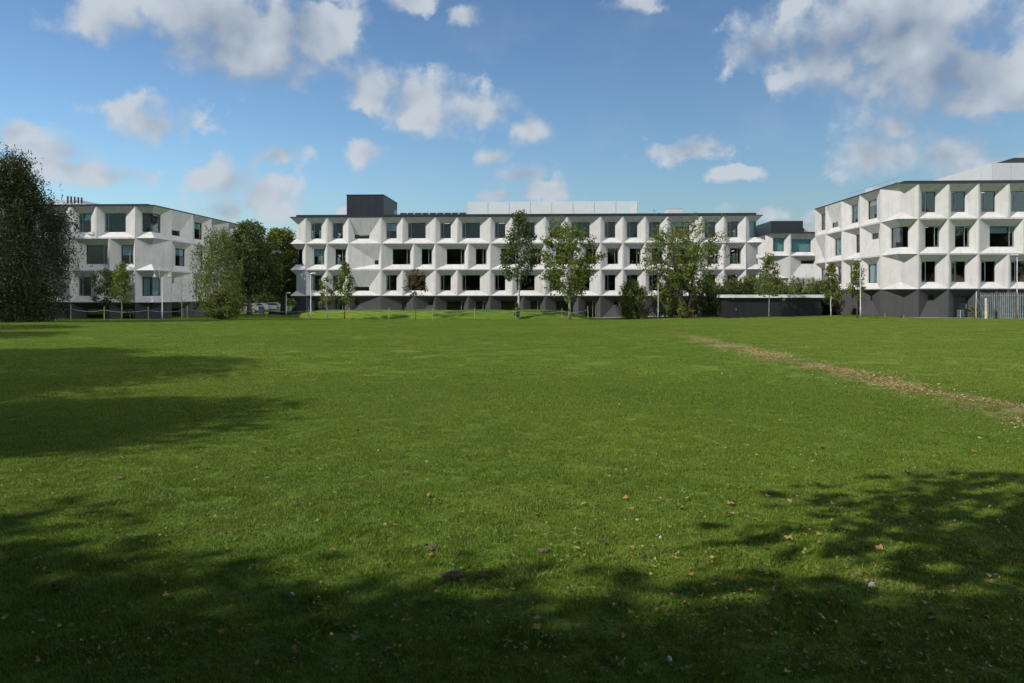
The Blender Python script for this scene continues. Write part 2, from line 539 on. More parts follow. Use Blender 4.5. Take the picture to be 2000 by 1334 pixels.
def rect_frame(m, x0, z0, x1, z1, y0, y1, b):
    m.box(x0, y0, z0, x1, y1, z0 + b)
    m.box(x0, y0, z1 - b, x1, y1, z1)
    m.box(x0, y0, z0 + b, x0 + b, y1, z1 - b)
    m.box(x1 - b, y0, z0 + b, x1, y1, z1 - b)

def window_meshes(ww, wh, opener):
    """frame, panes and the side-hung opening light of a window; opener is L, R or empty"""
    key = ('w', ww, wh, opener)
    if key in CACHE:
        return CACHE[key]
    b, y = .05, .12
    fr = MB()
    rect_frame(fr, 0, 0, ww, wh, y, y + .09, b)
    panes = []
    op = None
    if opener and ww > 1.0 and wh > 1.2:
        ow = .52
        xm = ow if opener == 'L' else ww - ow
        fr.box(xm - .03, y, b, xm + .03, y + .09, wh - b)
        o = MB()
        xa, xb = (b + .005, xm - .035) if opener == 'L' else (xm + .035, ww - b - .005)
        rect_frame(o, xa, b + .005, xb, wh - b - .005, y - .03, y + .05, .045)
        op = o.mesh('opening_light', SILVER)
        spans = [(b, xm - .03), (xm + .03, ww - b)]
    else:
        spans = [(b, ww - b)]
    for (p, q) in spans:
        g = MB()
        g.box(p + .001, y + .03, b + .001, q - .001, y + .042, wh - b - .001)
        panes.append(g.mesh('pane', GLASS))
    CACHE[key] = (fr.mesh('window', FRAME), panes, op)
    return CACHE[key]

def put_window(root, loc, rz, ww, wh, opener, blind=None, drop=1.0):
    fm, panes, om = window_meshes(ww, wh, opener)
    w = add('window', fm, root, loc, rz)
    for p in panes:
        add('pane', p, w)
    if om:
        add('opening_light', om, w)
    if blind:
        m = MB()
        m.box(.05, .26, wh * (1 - drop) + .03, ww - .05, .275, wh - .05)
        add('blind', m.mesh('blind', blind), w)
    return w

rng = random.Random(5)
def std_bay(w, par):
    """opening of a usual bay: (left margin, width, sill height, height, opener side)"""
    ww = round(w - 1.55, 2) if w < 4 else round(w - 2.03, 2)
    l = .57 if par else round(w - .57 - ww, 2)
    return (l, ww, .73, 2.12, 'L' if par else 'R')

def facade(root, org, rz, bays, z0, h, par, mat):
    """row of bays along a facade; org = start of the row relative to root, rz its turn"""
    ca, sa = math.cos(rz), math.sin(rz)
    u = 0.0
    for bay in bays:
        w = bay[0]
        spec = bay[1] if len(bay) > 1 else None
        extra = bay[2] if len(bay) > 2 else {}
        l, ww, s, wh, op = spec if spec else std_bay(w, par)
        if mat is DARK and not spec:
            s, wh = .02, h - .73 - .02
        loc = (org[0] + ca * u, org[1] + sa * u, z0)
        add('facade_panel', panel_mesh(w, h, l, ww, s, wh, mat), root, loc, rz)
        wl = (loc[0] + ca * l - sa * D, loc[1] + sa * l + ca * D, z0 + s)
        if extra.get('door'):
            put_door(root, wl, rz, ww, wh, extra['door'])
        else:
            bl, dr = extra.get('blind'), extra.get('drop', 1.0)
            if not bl and mat is WHITE and wh > 2 and rng.random() < .16:
                bl, dr = rng.choice((BLIND, PALEBLIND)), rng.uniform(.15, .6)
            put_window(root, wl, rz, ww, wh, op, bl, dr)
            if extra.get('light') or rng.random() < .22 and mat is WHITE:
                lm = MB()
                lw = min(1.3, ww * .6)
                x0 = (ww - lw) * rng.random()
                lm.box(x0, 1.3, wh + .02, x0 + lw, 1.42, wh + .07)
                add('ceiling_light', lm.mesh('ceiling_light', STRIP), root, wl, rz)
        u += w

def put_door(root, loc, rz, ww, wh, kind):
    m = MB()
    rect_frame(m, 0, 0, ww, wh, .1, .2, .06)
    d = add('door', m.mesh('door', FRAME), root, loc, rz)
    g = MB()
    g.box(.061, .14, .061, ww - .061, .16, wh - .061)
    add('door_leaf', g.mesh('door_leaf', GLASS if kind == 'glass' else FASCIA), d)
    if kind == 'pale':
        b = MB()
        b.box(.07, .3, .07, ww - .07, .31, wh - .07)
        add('blind', b.mesh('blind', PALEBLIND), d)
    hd = MB()
    hd.box(ww - .16, .08, 1.0, ww - .12, .13, 1.5)
    add('handle', hd.mesh('handle', SILVER), d)

def corner(root, org, sx, rz, z0, h, a, b, wa, wb, mat, s=.73, wh=2.12, blind=None):
    """corner bay; org the corner tip; only used unrotated, sx tells the side"""
    add('facade_panel', corner_mesh(sx, h, a, b, wa, wb, s, wh if wa > 0 else h - 1.46 if mat is WHITE else h - .75, mat), root, (org[0], org[1], z0))
    if wa > 0:
        x = org[0] + (D if sx > 0 else -D - wa)
        put_window(root, (x, org[1] + D, z0 + s), 0, wa, wh, '', blind)
        if sx > 0:
            put_window(root, (org[0] + D, org[1] + D + wb, z0 + s), -math.pi / 2, wb, wh, '', blind)
        else:
            put_window(root, (org[0] - D, org[1] + D, z0 + s), math.pi / 2, wb, wh, '', blind)

def shell(root, x0, x1, y0, y1, zb, zt, floors, ground, up=.27):
    """roof, floor slabs, inner and outer walls; numbers relative to root, x0..y1 the rims"""
    m = MB()
    m.box(x0 - .05, y0 - .05, zt, x1 + .05, y1 + .05, zt + .10)
    rf = add('roof', m.mesh('roof', FASCIA), root)
    m = MB()
    i = .8
    m.box(x0 + i, y0 + i * .1, zt + .1, x1 - i, y1 - i, zt + .1 + up)
    add('parapet', m.mesh('parapet', FASCIA), rf)
    e = D + .24
    for z in floors:
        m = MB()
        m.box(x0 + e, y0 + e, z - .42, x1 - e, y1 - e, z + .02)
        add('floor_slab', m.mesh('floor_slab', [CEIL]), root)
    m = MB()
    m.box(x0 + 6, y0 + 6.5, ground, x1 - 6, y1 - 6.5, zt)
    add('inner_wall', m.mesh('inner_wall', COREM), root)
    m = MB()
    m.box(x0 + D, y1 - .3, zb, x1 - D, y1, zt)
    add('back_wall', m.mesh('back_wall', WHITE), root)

def slot(l, w, s, h):
    return (l, w, s, h, '')

H = 3.6
SIDE = [3.9, 5.4, 5.4, 5.4, 3.9]

def building_middle():
    gx, gy = -35.15, 104.5
    root = thing('school_building', 'long white concrete school building with dark rooftop box behind the grass bank', 'building', (gx, gy, 0))
    W, DP = 64.3, 24.0
    zb, g = 1.8, -1.35
    n, w = (3.0,), (4.5,)
    top = [n, n, (4.5, slot(.66, 2.05, .70, .55), {'light': 1}), n, w, n, w, n, w, n, w, n, n, n, (4.5, None, {'light': 1}), n, n]
    mid = [n, n, (4.5, slot(3.45, .57, .73, .58), {'light': 1}), w, n, w, n, w, n, w, n, n, n, n, w, n, n]
    low = [n, n, (4.5, slot(.66, 2.05, .70, .55), {'light': 1}), n, w, n, w, n, w, n, w, n, n, n, w, n, n]
    gh = zb - g
    gr = [n, n, (4.5, slot(.72, .58, gh - 1.28, .55)), (4.5, slot(2.75, .6, .02, gh - .75), {'door': 'pale'}), (3.0, slot(1.95, .6, gh - 1.28, .55)),
          w, n, w, n, w, n, (3.0, slot(1.85, .56, gh - 1.25, .53)), n, (3.0, slot(1.85, .56, gh - 1.25, .53)), w, n, n]
    for k, (row, par) in enumerate(((low, True), (mid, False), (top, True))):
        z = zb + k * H
        facade(root, (2.15, 0), 0, row, z, H, par, WHITE)
        corner(root, (0, 0), 1, 0, z, H, 2.15, 3.9, .85 if k == 1 else 0, .85 if k == 1 else 0, WHITE)
        corner(root, (W, 0), -1, 0, z, H, 2.15, 3.9, .95 if k != 1 else 0, .95 if k != 1 else 0, WHITE, blind=PALEBLIND if k == 2 else None)
        facade(root, (W, 3.9), math.pi / 2, [(5.4,), (5.4,), (5.4,), (3.9,)], z, H, par, WHITE)
        facade(root, (0, DP), -math.pi / 2, [(3.9,), (5.4,), (5.4,), (5.4,)], z, H, par, WHITE)
    facade(root, (2.15, 0), 0, gr, g, gh, False, DARK)
    for sx, x in ((1, 0), (-1, W)):
        corner(root, (x, 0), sx, 0, g, gh, 2.15, 3.9, 0, 0, DARK, s=.02)
    facade(root, (W, 3.9), math.pi / 2, [(5.4,), (5.4,), (5.4,), (3.9,)], g, gh, False, DARK)
    facade(root, (0, DP), -math.pi / 2, [(3.9,), (5.4,), (5.4,), (5.4,)], g, gh, False, DARK)
    shell(root, 0, W, 0, DP, g, zb + 3 * H, (zb, zb + H, zb + 2 * H, zb + 3 * H - .03), g)
    zt = zb + 3 * H + .37
    # dark stair head on the roof
    x0 = at(677, 107.0) - gx
    x1 = at(749, 107.0) - gx
    m = MB()
    m.box(x0 + .03, 2.53, zt - .3, x1 - .03, 12.4, 15.9)
    box = add('rooftop_box', m.mesh('rooftop_box', FASCIA), root)
    pw = (x1 - x0) / 5
    cm = MB()
    cm.box(.012, 0, 0, pw - .012, .05, 15.95 - zt)
    cm = cm.mesh('cladding_panel', FASCIA)
    for i in range(5):
        add('cladding_panel', cm, box, (x0 + i * pw, 2.5, zt))
    cs = MB()
    cs.box(.012, 0, 0, 2.0 - .012, .05, 15.95 - zt)
    cs = cs.mesh('cladding_panel', FASCIA)
    for i in range(5):
        add('cladding_panel', cs, box, (x1, 2.5 + i * 2.0, zt), math.pi / 2)
    lv = MB()
    for i in range(7):
        lv.box(x1 + .005, 9.9, zt + .6 + i * .18, x1 + .06, 11.9, zt + .7 + i * .18)
    add('louvre', lv.mesh('louvre', SILVER), box)
    cp = MB()
    cp.box(x0 - .04, 2.46, 15.95, x1 + .04, 12.54, 16.05)
    add('coping', cp.mesh('coping', FASCIA), box)
    # dark low roof panels between stair head and plant screen
    xa, xb = at(779, 107.5) - gx, at(910, 107.5) - gx
    k = 9
    for i in range(k):
        a, b = xa + (xb - xa) * i / k, xa + (xb - xa) * (i + 1) / k
        m = MB()
        m.face([(a + .06, 2.9, zt + .12), (b - .06, 2.9, zt + .12), (b - .06, 3.9, zt + .62), (a + .06, 3.9, zt + .62)])
        m.face([(a + .06, 2.95, zt + .08), (b - .06, 2.95, zt + .08), (b - .06, 3.95, zt + .58), (a + .06, 3.95, zt + .58)])
        m.box(a + .1, 3.7, zt, a + .16, 3.76, zt + .5)
        m.box(b - .16, 3.7, zt, b - .1, 3.76, zt + .5)
        add('solar_panel', m.mesh('solar_panel', FASCIA), root)
        if i % 2 == 1:
            m = MB()
            m.box(b - .05, 2.85, zt, b + .05, 2.92, zt + .75)
            add('rail_post', m.mesh('rail_post', SILVER), root)
    # perforated plant screen with plant behind
    ys = 7.5
    xa, xb = at(912, gy + ys) - gx, at(1245, gy + ys) - gx
    zs = zat(1065, 393.5, gy + ys)
    sc = MB()
    for x in np.linspace(xa, xb, 9):
        sc.box(x - .04, ys + .06, zt - .2, x + .04, ys + .14, zs)
    for x in (xa, xb):
        for q in (3, 6, 9):
            sc.box(x - .04, ys + q, zt - .2, x + .04, ys + q + .08, zs)
    scr = add('plant_screen', sc.mesh('plant_screen', PLANT), root)
    pw = (xb - xa) / 8
    pm = MB()
    pm.box(.03, 0, 0, pw - .03, .025, zs - zt + .1)
    pm = pm.mesh('screen_panel', PERF)
    for i in range(8):
        add('screen_panel', pm, scr, (xa + i * pw, ys, zt - .1))
    ps = MB()
    ps.box(.012, 0, 0, 2.99, .025, zs - zt + .1)
    ps = ps.mesh('screen_panel', PERF)
    for x in (xa, xb):
        for i in range(3):
            add('screen_panel', ps, scr, (x, ys + i * 3.0, zt - .1), math.pi / 2)
    m = MB()
    m.box(xa + 2.6, ys + 2.5, zt - .2, xa + 11.5, ys + 7.5, zs - .75)
    m.box(xa + 12.0, ys + 2.5, zt - .2, xa + 18.4, ys + 7.5, zs - .25)
    m.box(xa + 21.5, ys + 4.2, zt - .2, xa + 23.0, ys + 6.5, zs - .9)
    add('roof_plant', m.mesh('roof_plant', PLANT), root)
    m = MB()
    xa, xb = at(1304, gy + 7) - gx, at(1333, gy + 7) - gx
    m.box(xa, 7, zt - .2, xb, 10, zat(1318, 407.5, gy + 7))
    m.box(xa - .03, 6.97, zat(1318, 407.5, gy + 7), xb + .03, 10.03, zat(1318, 407.5, gy + 7) + .06)
    add('roof_vent_box', m.mesh('roof_vent_box', PLANT), root)
    m = MB()
    for x in np.linspace(at(1250, gy + 5) - gx, at(1360, gy + 5) - gx, 9):
        m.tube([(x, 5, zt - .1), (x, 5, zt + .32)], [.02, .02], 5)
    m.tube([(at(1250, gy + 5) - gx, 5, zt + .32), (at(1360, gy + 5) - gx, 5, zt + .32)], [.02, .02], 5)
    add('roof_railing', m.mesh('roof_railing', SILVER), root)
building_middle()

def building_right():
    gx, gy = 36.0, 80.3
    root = thing('school_building', 'white concrete school building with corner bays beside the palisade fence', 'building', (gx, gy, 0))
    W, DP = 32.15, 24.0
    zb, g = 2.55, -.5
    gh = zb - g
    n, w = (3.0,), (4.5,)
    top = [n, n, n, w, n, n, w, w, n]
    mid = [n, n, w, n, n, w, n, w, n]
    low = [n, n, n, w, n, n, w, w, n]
    gr = [(3.0, slot(1.25, .55, gh - 1.15, .55)), (3.0, slot(.85, 1.45, .02, gh - .75), {'door': 'dark'}), n, w, n, n, w, w, n]
    # rows along the flank run from the far end to the near corner
    flank = {2: [(3.9, slot(.5, 1.6, .73, 2.12)), (5.4, slot(.45, 2.1, .73, .62)), (5.4, slot(1.3, 1.9, .73, 2.12)), (5.4, slot(.57, 2.4, .73, 2.12), {'blind': PALEBLIND, 'drop': .3})],
             1: [(3.9, slot(1.0, .3, .73, .5)), (5.4, slot(1.4, 2.1, .73, 2.12), {'blind': BLIND}), (5.4, slot(2.6, 2.2, .73, 2.12)), (5.4, slot(1.6, 1.8, 2.0, .65))],
             0: [(3.9, slot(.5, 1.6, .73, 2.12), {'blind': BLIND}), (5.4, slot(2.4, 2.2, .73, 2.12)), (5.4, slot(.9, .6, .73, 2.12)), (5.4, slot(.57, 2.4, .73, 2.12), {'blind': PALEBLIND})]}
    for k, (row, par) in enumerate(((low, True), (mid, False), (top, True))):
        z = zb + k * H
        facade(root, (2.15, 0), 0, row, z, H, par, WHITE)
        win = k == 1
        corner(root, (0, 0), 1, 0, z, H, 2.15, 3.9, 0.8 if win else 0, 2.3 if win else 0, WHITE)
        facade(root, (0, DP), -math.pi / 2, flank[k], z, H, par, WHITE)
    facade(root, (2.15, 0), 0, gr, g, gh, False, DARK)
    corner(root, (0, 0), 1, 0, g, gh, 2.15, 3.9, 0, 0, DARK, s=.02)
    facade(root, (0, DP), -math.pi / 2, [(3.9,), (5.4, slot(2.5, .6, gh - 1.25, .55)), (5.4, slot(3.0, 2.1, .02, gh - .75), {'door': 'glass'}), (5.4, slot(1.2, .6, gh - 1.25, .55))], g, gh, False, DARK)
    shell(root, 0, W, 0, DP, g, zb + 3 * H, (zb, zb + H, zb + 2 * H, zb + 3 * H - .03), g, up=.2)
    m = MB()
    m.box(W - .6, D, g, W - .3, DP - .3, zb + 3 * H)
    add('side_wall', m.mesh('side_wall', WHITE), root)
    zt = zb + 3 * H + .3
    # pale plant screen on the roof
    xs, ys = 51.0 - gx, 90.0 - gy
    zs = zat(1937, 318.5, 90.0)
    sc = MB()
    sc.box(xs + .1, ys + .1, zt - .1, W - 1, ys + 15, zs - .5)
    scr = add('plant_screen', sc.mesh('plant_screen', PLANT), root)
    for nn, rz in ((6, 0), (7, math.pi / 2)):
        pm = MB()
        pm.box(.015, 0, 0, 2.085, .03, zs - zt + .1)
        pm = pm.mesh('screen_panel', PLANT)
        for i in range(nn):
            add('screen_panel', pm, scr, (xs + (i * 2.1 if not rz else 0), ys + (i * 2.1 if rz else 0), zt - .1), rz)
    m = MB()
    m.box(at(1981, 97.0) - gx, 97 - gy, zt, W - .9, 106 - gy, zat(1985, 308, 97.0))
    add('rooftop_box', m.mesh('rooftop_box', FASCIA), root)
    # railing and tilted hatch along the flank roof edge
    m = MB()
    for y in np.linspace(1.2, 15, 8):
        m.tube([(.9, y, zt - .1), (.9, y, zt + .55)], [.02, .02], 5)
    m.tube([(.9, 1.2, zt + .55), (.9, 15, zt + .55)], [.02, .02], 5)
    add('roof_railing', m.mesh('roof_railing', SILVER), root)
    m = MB()
    m.box(1.3, 9.0, zt - .1, 2.2, 11.0, zt + .6)
    add('roof_vent_box', m.mesh('roof_vent_box', PLANT), root)
building_right()

def building_left():
    W, DP = 40.0, 24.0
    gx, gy = -43.6 - W, 83.9
    root = thing('school_building', 'shaded white concrete school building behind the tall weeping birch', 'building', (gx, gy, 0))
    zb, g = 1.1, -1.1
    gh = zb - g
    n, w = (3.0,), (4.5,)
    # rows are listed from the far west end to the corner
    def row(tail):
        used = sum(b[0] for b in tail)
        out = []
        need = W - 2.15 - 1.0 - used
        while need >= 7.5:
            out += [w, n]
            need -= 7.5
        if need > .3:
            out.insert(0, (round(need, 2), slot(.4, max(.3, round(need - 1.0, 2)), .73, 2.12)))
        return out + tail
    top = row([w, n, w])
    mid = row([(4.5, slot(3.45, .57, .73, .58), {'light': 1}), w, n])
    low = row([(4.5, slot(.66, 2.05, .70, .55), {'light': 1}), n, w])
    gr = row([(4.5, slot(2.9, .58, gh - 1.28, .5)), w, n])
    flank = {2: [(5.4, slot(1.45, 2.1, .73, .62)), (5.4, slot(1.9, 2.2, .73, 2.12), {'blind': BLIND, 'drop': .4}), (5.4, slot(.9, .62, .73, 2.12)), (3.9, slot(1.0, .95, .73, 2.12))],
             1: [(5.4, slot(2.3, 2.5, .73, 2.12), {'blind': PALEBLIND, 'drop': .4}), (5.4, slot(3.7, .65, .73, 2.12)), (5.4, None), (3.9, slot(1.0, .95, .73, 2.12))],
             0: [(5.4, slot(1.6, .4, 2.2, .65)), (5.4, slot(2.2, .6, .73, 2.12)), (5.4, None), (3.9, slot(1.0, .95, .73, 2.12))]}
    for k, (r, par) in enumerate(((low, True), (mid, False), (top, True))):
        z = zb + k * H
        facade(root, (1.0, 0), 0, r, z, H, par, WHITE)
        win = k != 1
        corner(root, (W, 0), -1, 0, z, H, 2.15, 3.9, 1.1 if win else 0, 2.1 if win else 0, WHITE, blind=PALEBLIND if k == 0 else None)
        facade(root, (W, 3.9), math.pi / 2, flank[k], z, H, par, WHITE)
    facade(root, (1.0, 0), 0, gr, g, gh, False, DARK)
    corner(root, (W, 0), -1, 0, g, gh, 2.15, 3.9, 0, 0, DARK, s=.02)
    facade(root, (W, 3.9), math.pi / 2, [(5.4,), (5.4, slot(2, .6, gh - 1.2, .5)), (5.4,), (3.9,)], g, gh, False, DARK)
    shell(root, 0, W, 0, DP, g, zb + 3 * H, (zb, zb + H, zb + 2 * H, zb + 3 * H - .03), g, up=.12)
    m = MB()
    m.box(.3, D, g, .6, DP - .3, zb + 3 * H)
    add('side_wall', m.mesh('side_wall', WHITE), root)
    zt = zb + 3 * H + .22
    for px in (132.5, 139, 146, 153, 159.6):
        m = MB()
        m.tube([(at(px, 91.0) - gx, 91.0 - gy, zt - .1), (at(px, 91.0) - gx, 91.0 - gy, zat(px, 383 + (px - 132) * .1, 91.0))], [.1, .1], 8)
        add('flue', m.mesh('flue', FRAME), root)
    m = MB()
    m.box(at(96, 92) - gx, 92 - gy, zt - .1, at(157, 92) - gx, 96 - gy, zat(120, 391, 92))
    add('roof_plant', m.mesh('roof_plant', PLANT), root)
    m = MB()
    X0, X1 = at(105, 90) - gx, at(163, 90) - gx
    X2 = at(200, 90) - gx
    for x in (X0, (X0 + X1) / 2, X1, X2):
        m.tube([(x, 90 - gy, zt - .1), (x, 90 - gy, zt + (.75 if x < X2 else .5))], [.025, .025], 5)
    m.tube([(X0, 90 - gy, zt + .75), (X1, 90 - gy, zt + .75), (X2, 90 - gy, zt + .5), (at(228, 90) - gx, 90 - gy, zt + .05)], [.025] * 4, 5)
    add('roof_railing', m.mesh('roof_railing', GALV), root)
building_left()

def building_link():
    gx, gy = 36.4, 125.8
    root = thing('school_building', 'low white concrete building with teal blinds behind the dark shed', 'building', (gx, gy, 0))
    W, DP = 24.0, 20.0
    zb, g = 4.65, -1.4
    rows = {1: [(4.5, slot(.4, 3.1, .62, 2.05), {'blind': BLIND}), (4.5,), (3.0,), (4.5,)],
            0: [(4.5, slot(1.95, 2.0, 2.3, .55)), (4.5,), (3.0,), (4.5,)],
            -1: [(4.5, slot(1.2, 2.0, .73, .6)), (4.5,), (3.0,), (4.5,)]}
    for k in (-1, 0, 1):
        z = zb + k * H
        facade(root, (3.1, 0), 0, rows[k], z, H, True, WHITE)
        win = k == 1
        corner(root, (0, 0), 1, 0, z, H, 3.1, 3.1, 1.65 if win else 0, .6 if win else 0, WHITE, blind=BLIND)
        facade(root, (0, DP - 1.7), -math.pi / 2, [(5.4,), (5.4,), (4.4, slot(2.2, 1.2, .73, 2.12), {'blind': PALEBLIND} if k == 1 else {})], z, H, True, WHITE)
    m = MB()
    m.box(.6, .6, g, W - 5, DP - 2, zb - H)
    add('plinth', m.mesh('plinth', DARK), root)
    shell(root, 0, W - 4.3, 0, DP, g, zb + 2 * H, (zb - H, zb, zb + H, zb + 2 * H - .03), g, up=.15)
    zt = zb + 2 * H + .25
    m = MB()
    m.box(-6.0, 16.0, 2.0, .5, 40.0, zat(1540, 431.5, 127.5))
    m.box(.5, 1.6, zt - .1, at(1568, 127.5) - gx, 14, zat(1540, 431.5, 127.5))
    add('rooftop_box', m.mesh('rooftop_box', FASCIA), root)
    m = MB()
    m.box(at(1570, 130) - gx, 4.2, zt - .1, W - 5.5, 12, zat(1580, 441, 130))
    add('plant_screen', m.mesh('plant_screen', PLANT), root)
building_link()

# ------------------------------------------------------------------ small structures
def make_shed():
    Y = 87.0
    x0, x1 = at(1420, Y), at(1604, Y)
    zb = min(gz(x0, Y), gz(x1, Y)) - .05
    zr = zat(1510, 581.5, Y)
    root = thing('shed', 'low dark flat roofed shed with white roof edge on the lawn', 'shed', (x0, Y, zb))
    L, h = x1 - x0, zr - zb
    m = MB()
    m.box(.025, .025, 0, L - .025, 3.4, h)
    body = add('wall', m.mesh('wall', SHEDM), root)
    k = 12
    cm = MB()
    cm.box(.006, 0, 0, L / k - .006, .025, h)
    cm = cm.mesh('cladding_panel', SHEDM)
    for i in range(k):
        add('cladding_panel', cm, body, (i * L / k, 0, 0))
    m = MB()
    o = .3
    m.box(-o, -o, h, L + o, 3.7, h + .34)
    add('roof', m.mesh('roof', SHEDROOF), root)
    m = MB()
    m.box(at(1528, Y) - x0, -.02, h - .34, at(1533, Y) - x0 + .02, -.004, h - .04)
    sg = add('warning_sign', m.mesh('warning_sign', YELLOW), root)
    m = MB()
    cx = at(1530.6, Y) - x0
    m.face([(cx - .08, -.024, h - .25), (cx + .08, -.024, h - .25), (cx, -.024, h - .1)])
    add('warning_triangle', m.mesh('warning_triangle', FRAME), sg)
    m = MB()
    rect_frame(m, .18, .04, 1.12, 2.1, -.02, -.004, .03)
    rect_frame(m, 1.16, .04, 1.75, 2.1, -.02, -.004, .03)
    dr = add('door', m.mesh('door', FRAME), root)
    m = MB()
    m.box(.98, -.06, .95, 1.02, -.02, 1.15)
    add('handle', m.mesh('handle', SILVER), dr)
    m = MB()
    m.tube([(.62, -.14, h - .14), (.62, -.14, h - .03)], [.09, .06], 10)
    add('bulkhead_lamp', m.mesh('bulkhead_lamp', LAMPM), root)
    m = MB()
    for q in (1510, 1514.5):
        x = at(q, Y) - x0
        m.box(x - .1, -o - .02, h + .17, x + .1, -o - .003, h + .27)
    add('roof_outlet', m.mesh('roof_outlet', FRAME), root)
make_shed()

def lamp_post(px, py_top, Y, label, kind='flat', side=1):
    x = at(px, Y)
    zg = gz(x, Y)
    if kind == 'bank':
        zg = BANK_TOP - .5
    h = zat(px, py_top, Y) - zg
    root = thing('street_lamp', label, 'street lamp', (x, Y, zg), 0, 'lamp posts round the field')
    m = MB()
    m.tube([(0, 0, 0), (0, 0, 1.1), (0, 0, 1.12), (0, 0, h - .06)], [.07, .065, .045, .04], 10)
    add('pole', m.mesh('pole', LAMPM, True), root)
    if kind == 'twin':
        for s in (-1, 1):
            m = MB()
            pts = [(s * .0, 0, h - .25), (s * .3, 0, h - .2)]
            for a in range(0, 181, 20):
                pts.append((s * (.3 + .25 - .25 * math.cos(R(a))), 0, h + .55 + .3 * math.sin(R(a))))
            pts.append((s * .8, 0, h + .25))
            m.tube(pts, [.028] * len(pts), 7)
            arm = add('arm', m.mesh('arm', LAMPM, True), root)
            m = MB()
            m.tube([(s * .8, 0, h + .3), (s * .8, 0, h + .18), (s * .8, 0, h - .0), (s * .8, 0, h - .08)], [.05, .09, .2, .16], 12)
            add('lamp_head', m.mesh('lamp_head', LAMPM, True), arm)
    else:
        m = MB()
        pts = [(-.12 * side, 0, h - .03), (0, 0, h), (.25 * side, 0, h + .05), (.5 * side, 0, h + .05), (.62 * side, 0, h + .01)]
        m.tube(pts, [.07, .11, .13, .12, .05], 10)
        add('lamp_head', m.mesh('lamp_head', LAMPM, True), root)
lamp_post(607, 535, 88.0, 'grey lamp post standing before the grass bank by the left end of the middle building', side=1)
lamp_post(559, 573, 101.5, 'small grey lamp post beside the far end of the brick wall', side=1)
lamp_post(1285.5, 532, 92.0, 'slim grey lamp post among the birches and the many stemmed tree', side=1)
lamp_post(317, 541, 79.0, 'grey twin lamp post with two swan neck arms before the shaded building', kind='twin')
lamp_post(1680.5, 509, 84.0 - 7.5, 'pale lamp post before the flank of the building with corner bays', side=-1)
lamp_post(1986.5, 499, 76.6, 'pale lamp post rising behind the palisade fence', side=-1)

def stake_fence():
    left = [(-30, 627), (57, 627), (138, 626), (203.5, 626), (290, 626), (365, 626), (442.4, 626), (520, 627), (602, 628)]
    right = [(602, 628), (682.3, 627), (760, 627), (844.8, 626.5), (926.7, 626), (1007.5, 625.5), (1097.5, 624.5), (1148.7, 623.5)]
    pts = []
    for (px, py) in left + right[1:]:
        Y = 77.0 if px < 300 else 77.0 + 8.5 * sstep(px, 300, 610) + 4.0 * sstep(px, 900, 1150)
        x = at(px, Y)
        pts.append((x, Y, gz(x, Y)))
    tops = []
    for i, p in enumerate(pts):
        r = random.Random(i)
        h = 1.45 + r.uniform(-.12, .15)
        lx, ly = r.uniform(-.05, .05), r.uniform(-.05, .05)
        m = MB()
        m.tube([(0, 0, -.1), (lx, ly, h)], [.045, .04], 7)
        left_side = p[0] < -33
        lab = 'thin wooden stake of the rope line before the shaded building' if left_side else 'thin wooden stake of the rope line before the grass bank'
        thing('wooden_stake', lab, 'stake', p, 0, 'rope stakes before the shaded building' if left_side else 'rope stakes before the grass bank', m.mesh('wooden_stake', STAKE))
        tops.append(Vector((p[0] + lx * .75, p[1] + ly * .75 - .05, p[2] + h * .74)))
    m = MB()
    cv = []
    for a, b in zip(tops, tops[1:]):
        for k in range(8):
            u = k / 8
            q = a.lerp(b, u)
            q.z -= .22 * 4 * u * (1 - u)
            cv.append(q)
    cv.append(tops[-1])
    m.tube(cv, [.016] * len(cv), 5)
    thing('rope', 'pale blue rope strung between the wooden stakes', 'rope', me=m.mesh('rope', ROPE))
stake_fence()

def palisade():
    Y = 75.6
    x0 = at(1916, Y)
    root = thing('palisade_fence', 'galvanised steel palisade fence with rusty posts by the lawn edge', 'fence', (x0, Y, gz(x0, Y)))
    z0 = 0.0
    pm = MB()
    h = 2.62
    pm.face([(-.035, .012, 0), (-.012, -.02, 0), (-.012, -.02, h - .12), (-.035, .012, h - .2)])
    pm.face([(-.012, -.02, 0), (.012, -.02, 0), (.012, -.02, h - .12), (0, -.02, h), (-.012, -.02, h - .12)])
    pm.face([(.012, -.02, 0), (.035, .012, 0), (.035, .012, h - .2), (.012, -.02, h - .12)])
    pm = pm.mesh('pale', GALV)
    npl = 46
    for i in range(npl):
        r = random.Random(i * 7)
        x = i * .186
        o = add('pale', pm, root, (x, 0, gz(x0 + x, Y) - gz(x0, Y) + r.uniform(-.03, .03)), r.uniform(-.12, .12))
        o.scale = (1.35, 1, 1)
        o.rotation_euler[1] = r.uniform(-.008, .008)
    for z in (.42, 2.2):
        m = MB()
        m.box(-.05, .016, z, npl * .186, .066, z + .06)
        add('rail', m.mesh('rail', GALV), root)
    for px in (1947.5, 1983, 2018, 2053):
        m = MB()
        x = at(px, Y) - x0
        m.box(x - .06, .07, -.05, x + .06, .16, 2.62)
        m.box(x - .055, -.05, -.05, x + .055, -.032, 2.6)
        add('post', m.mesh('post', RUST), root)
palisade()

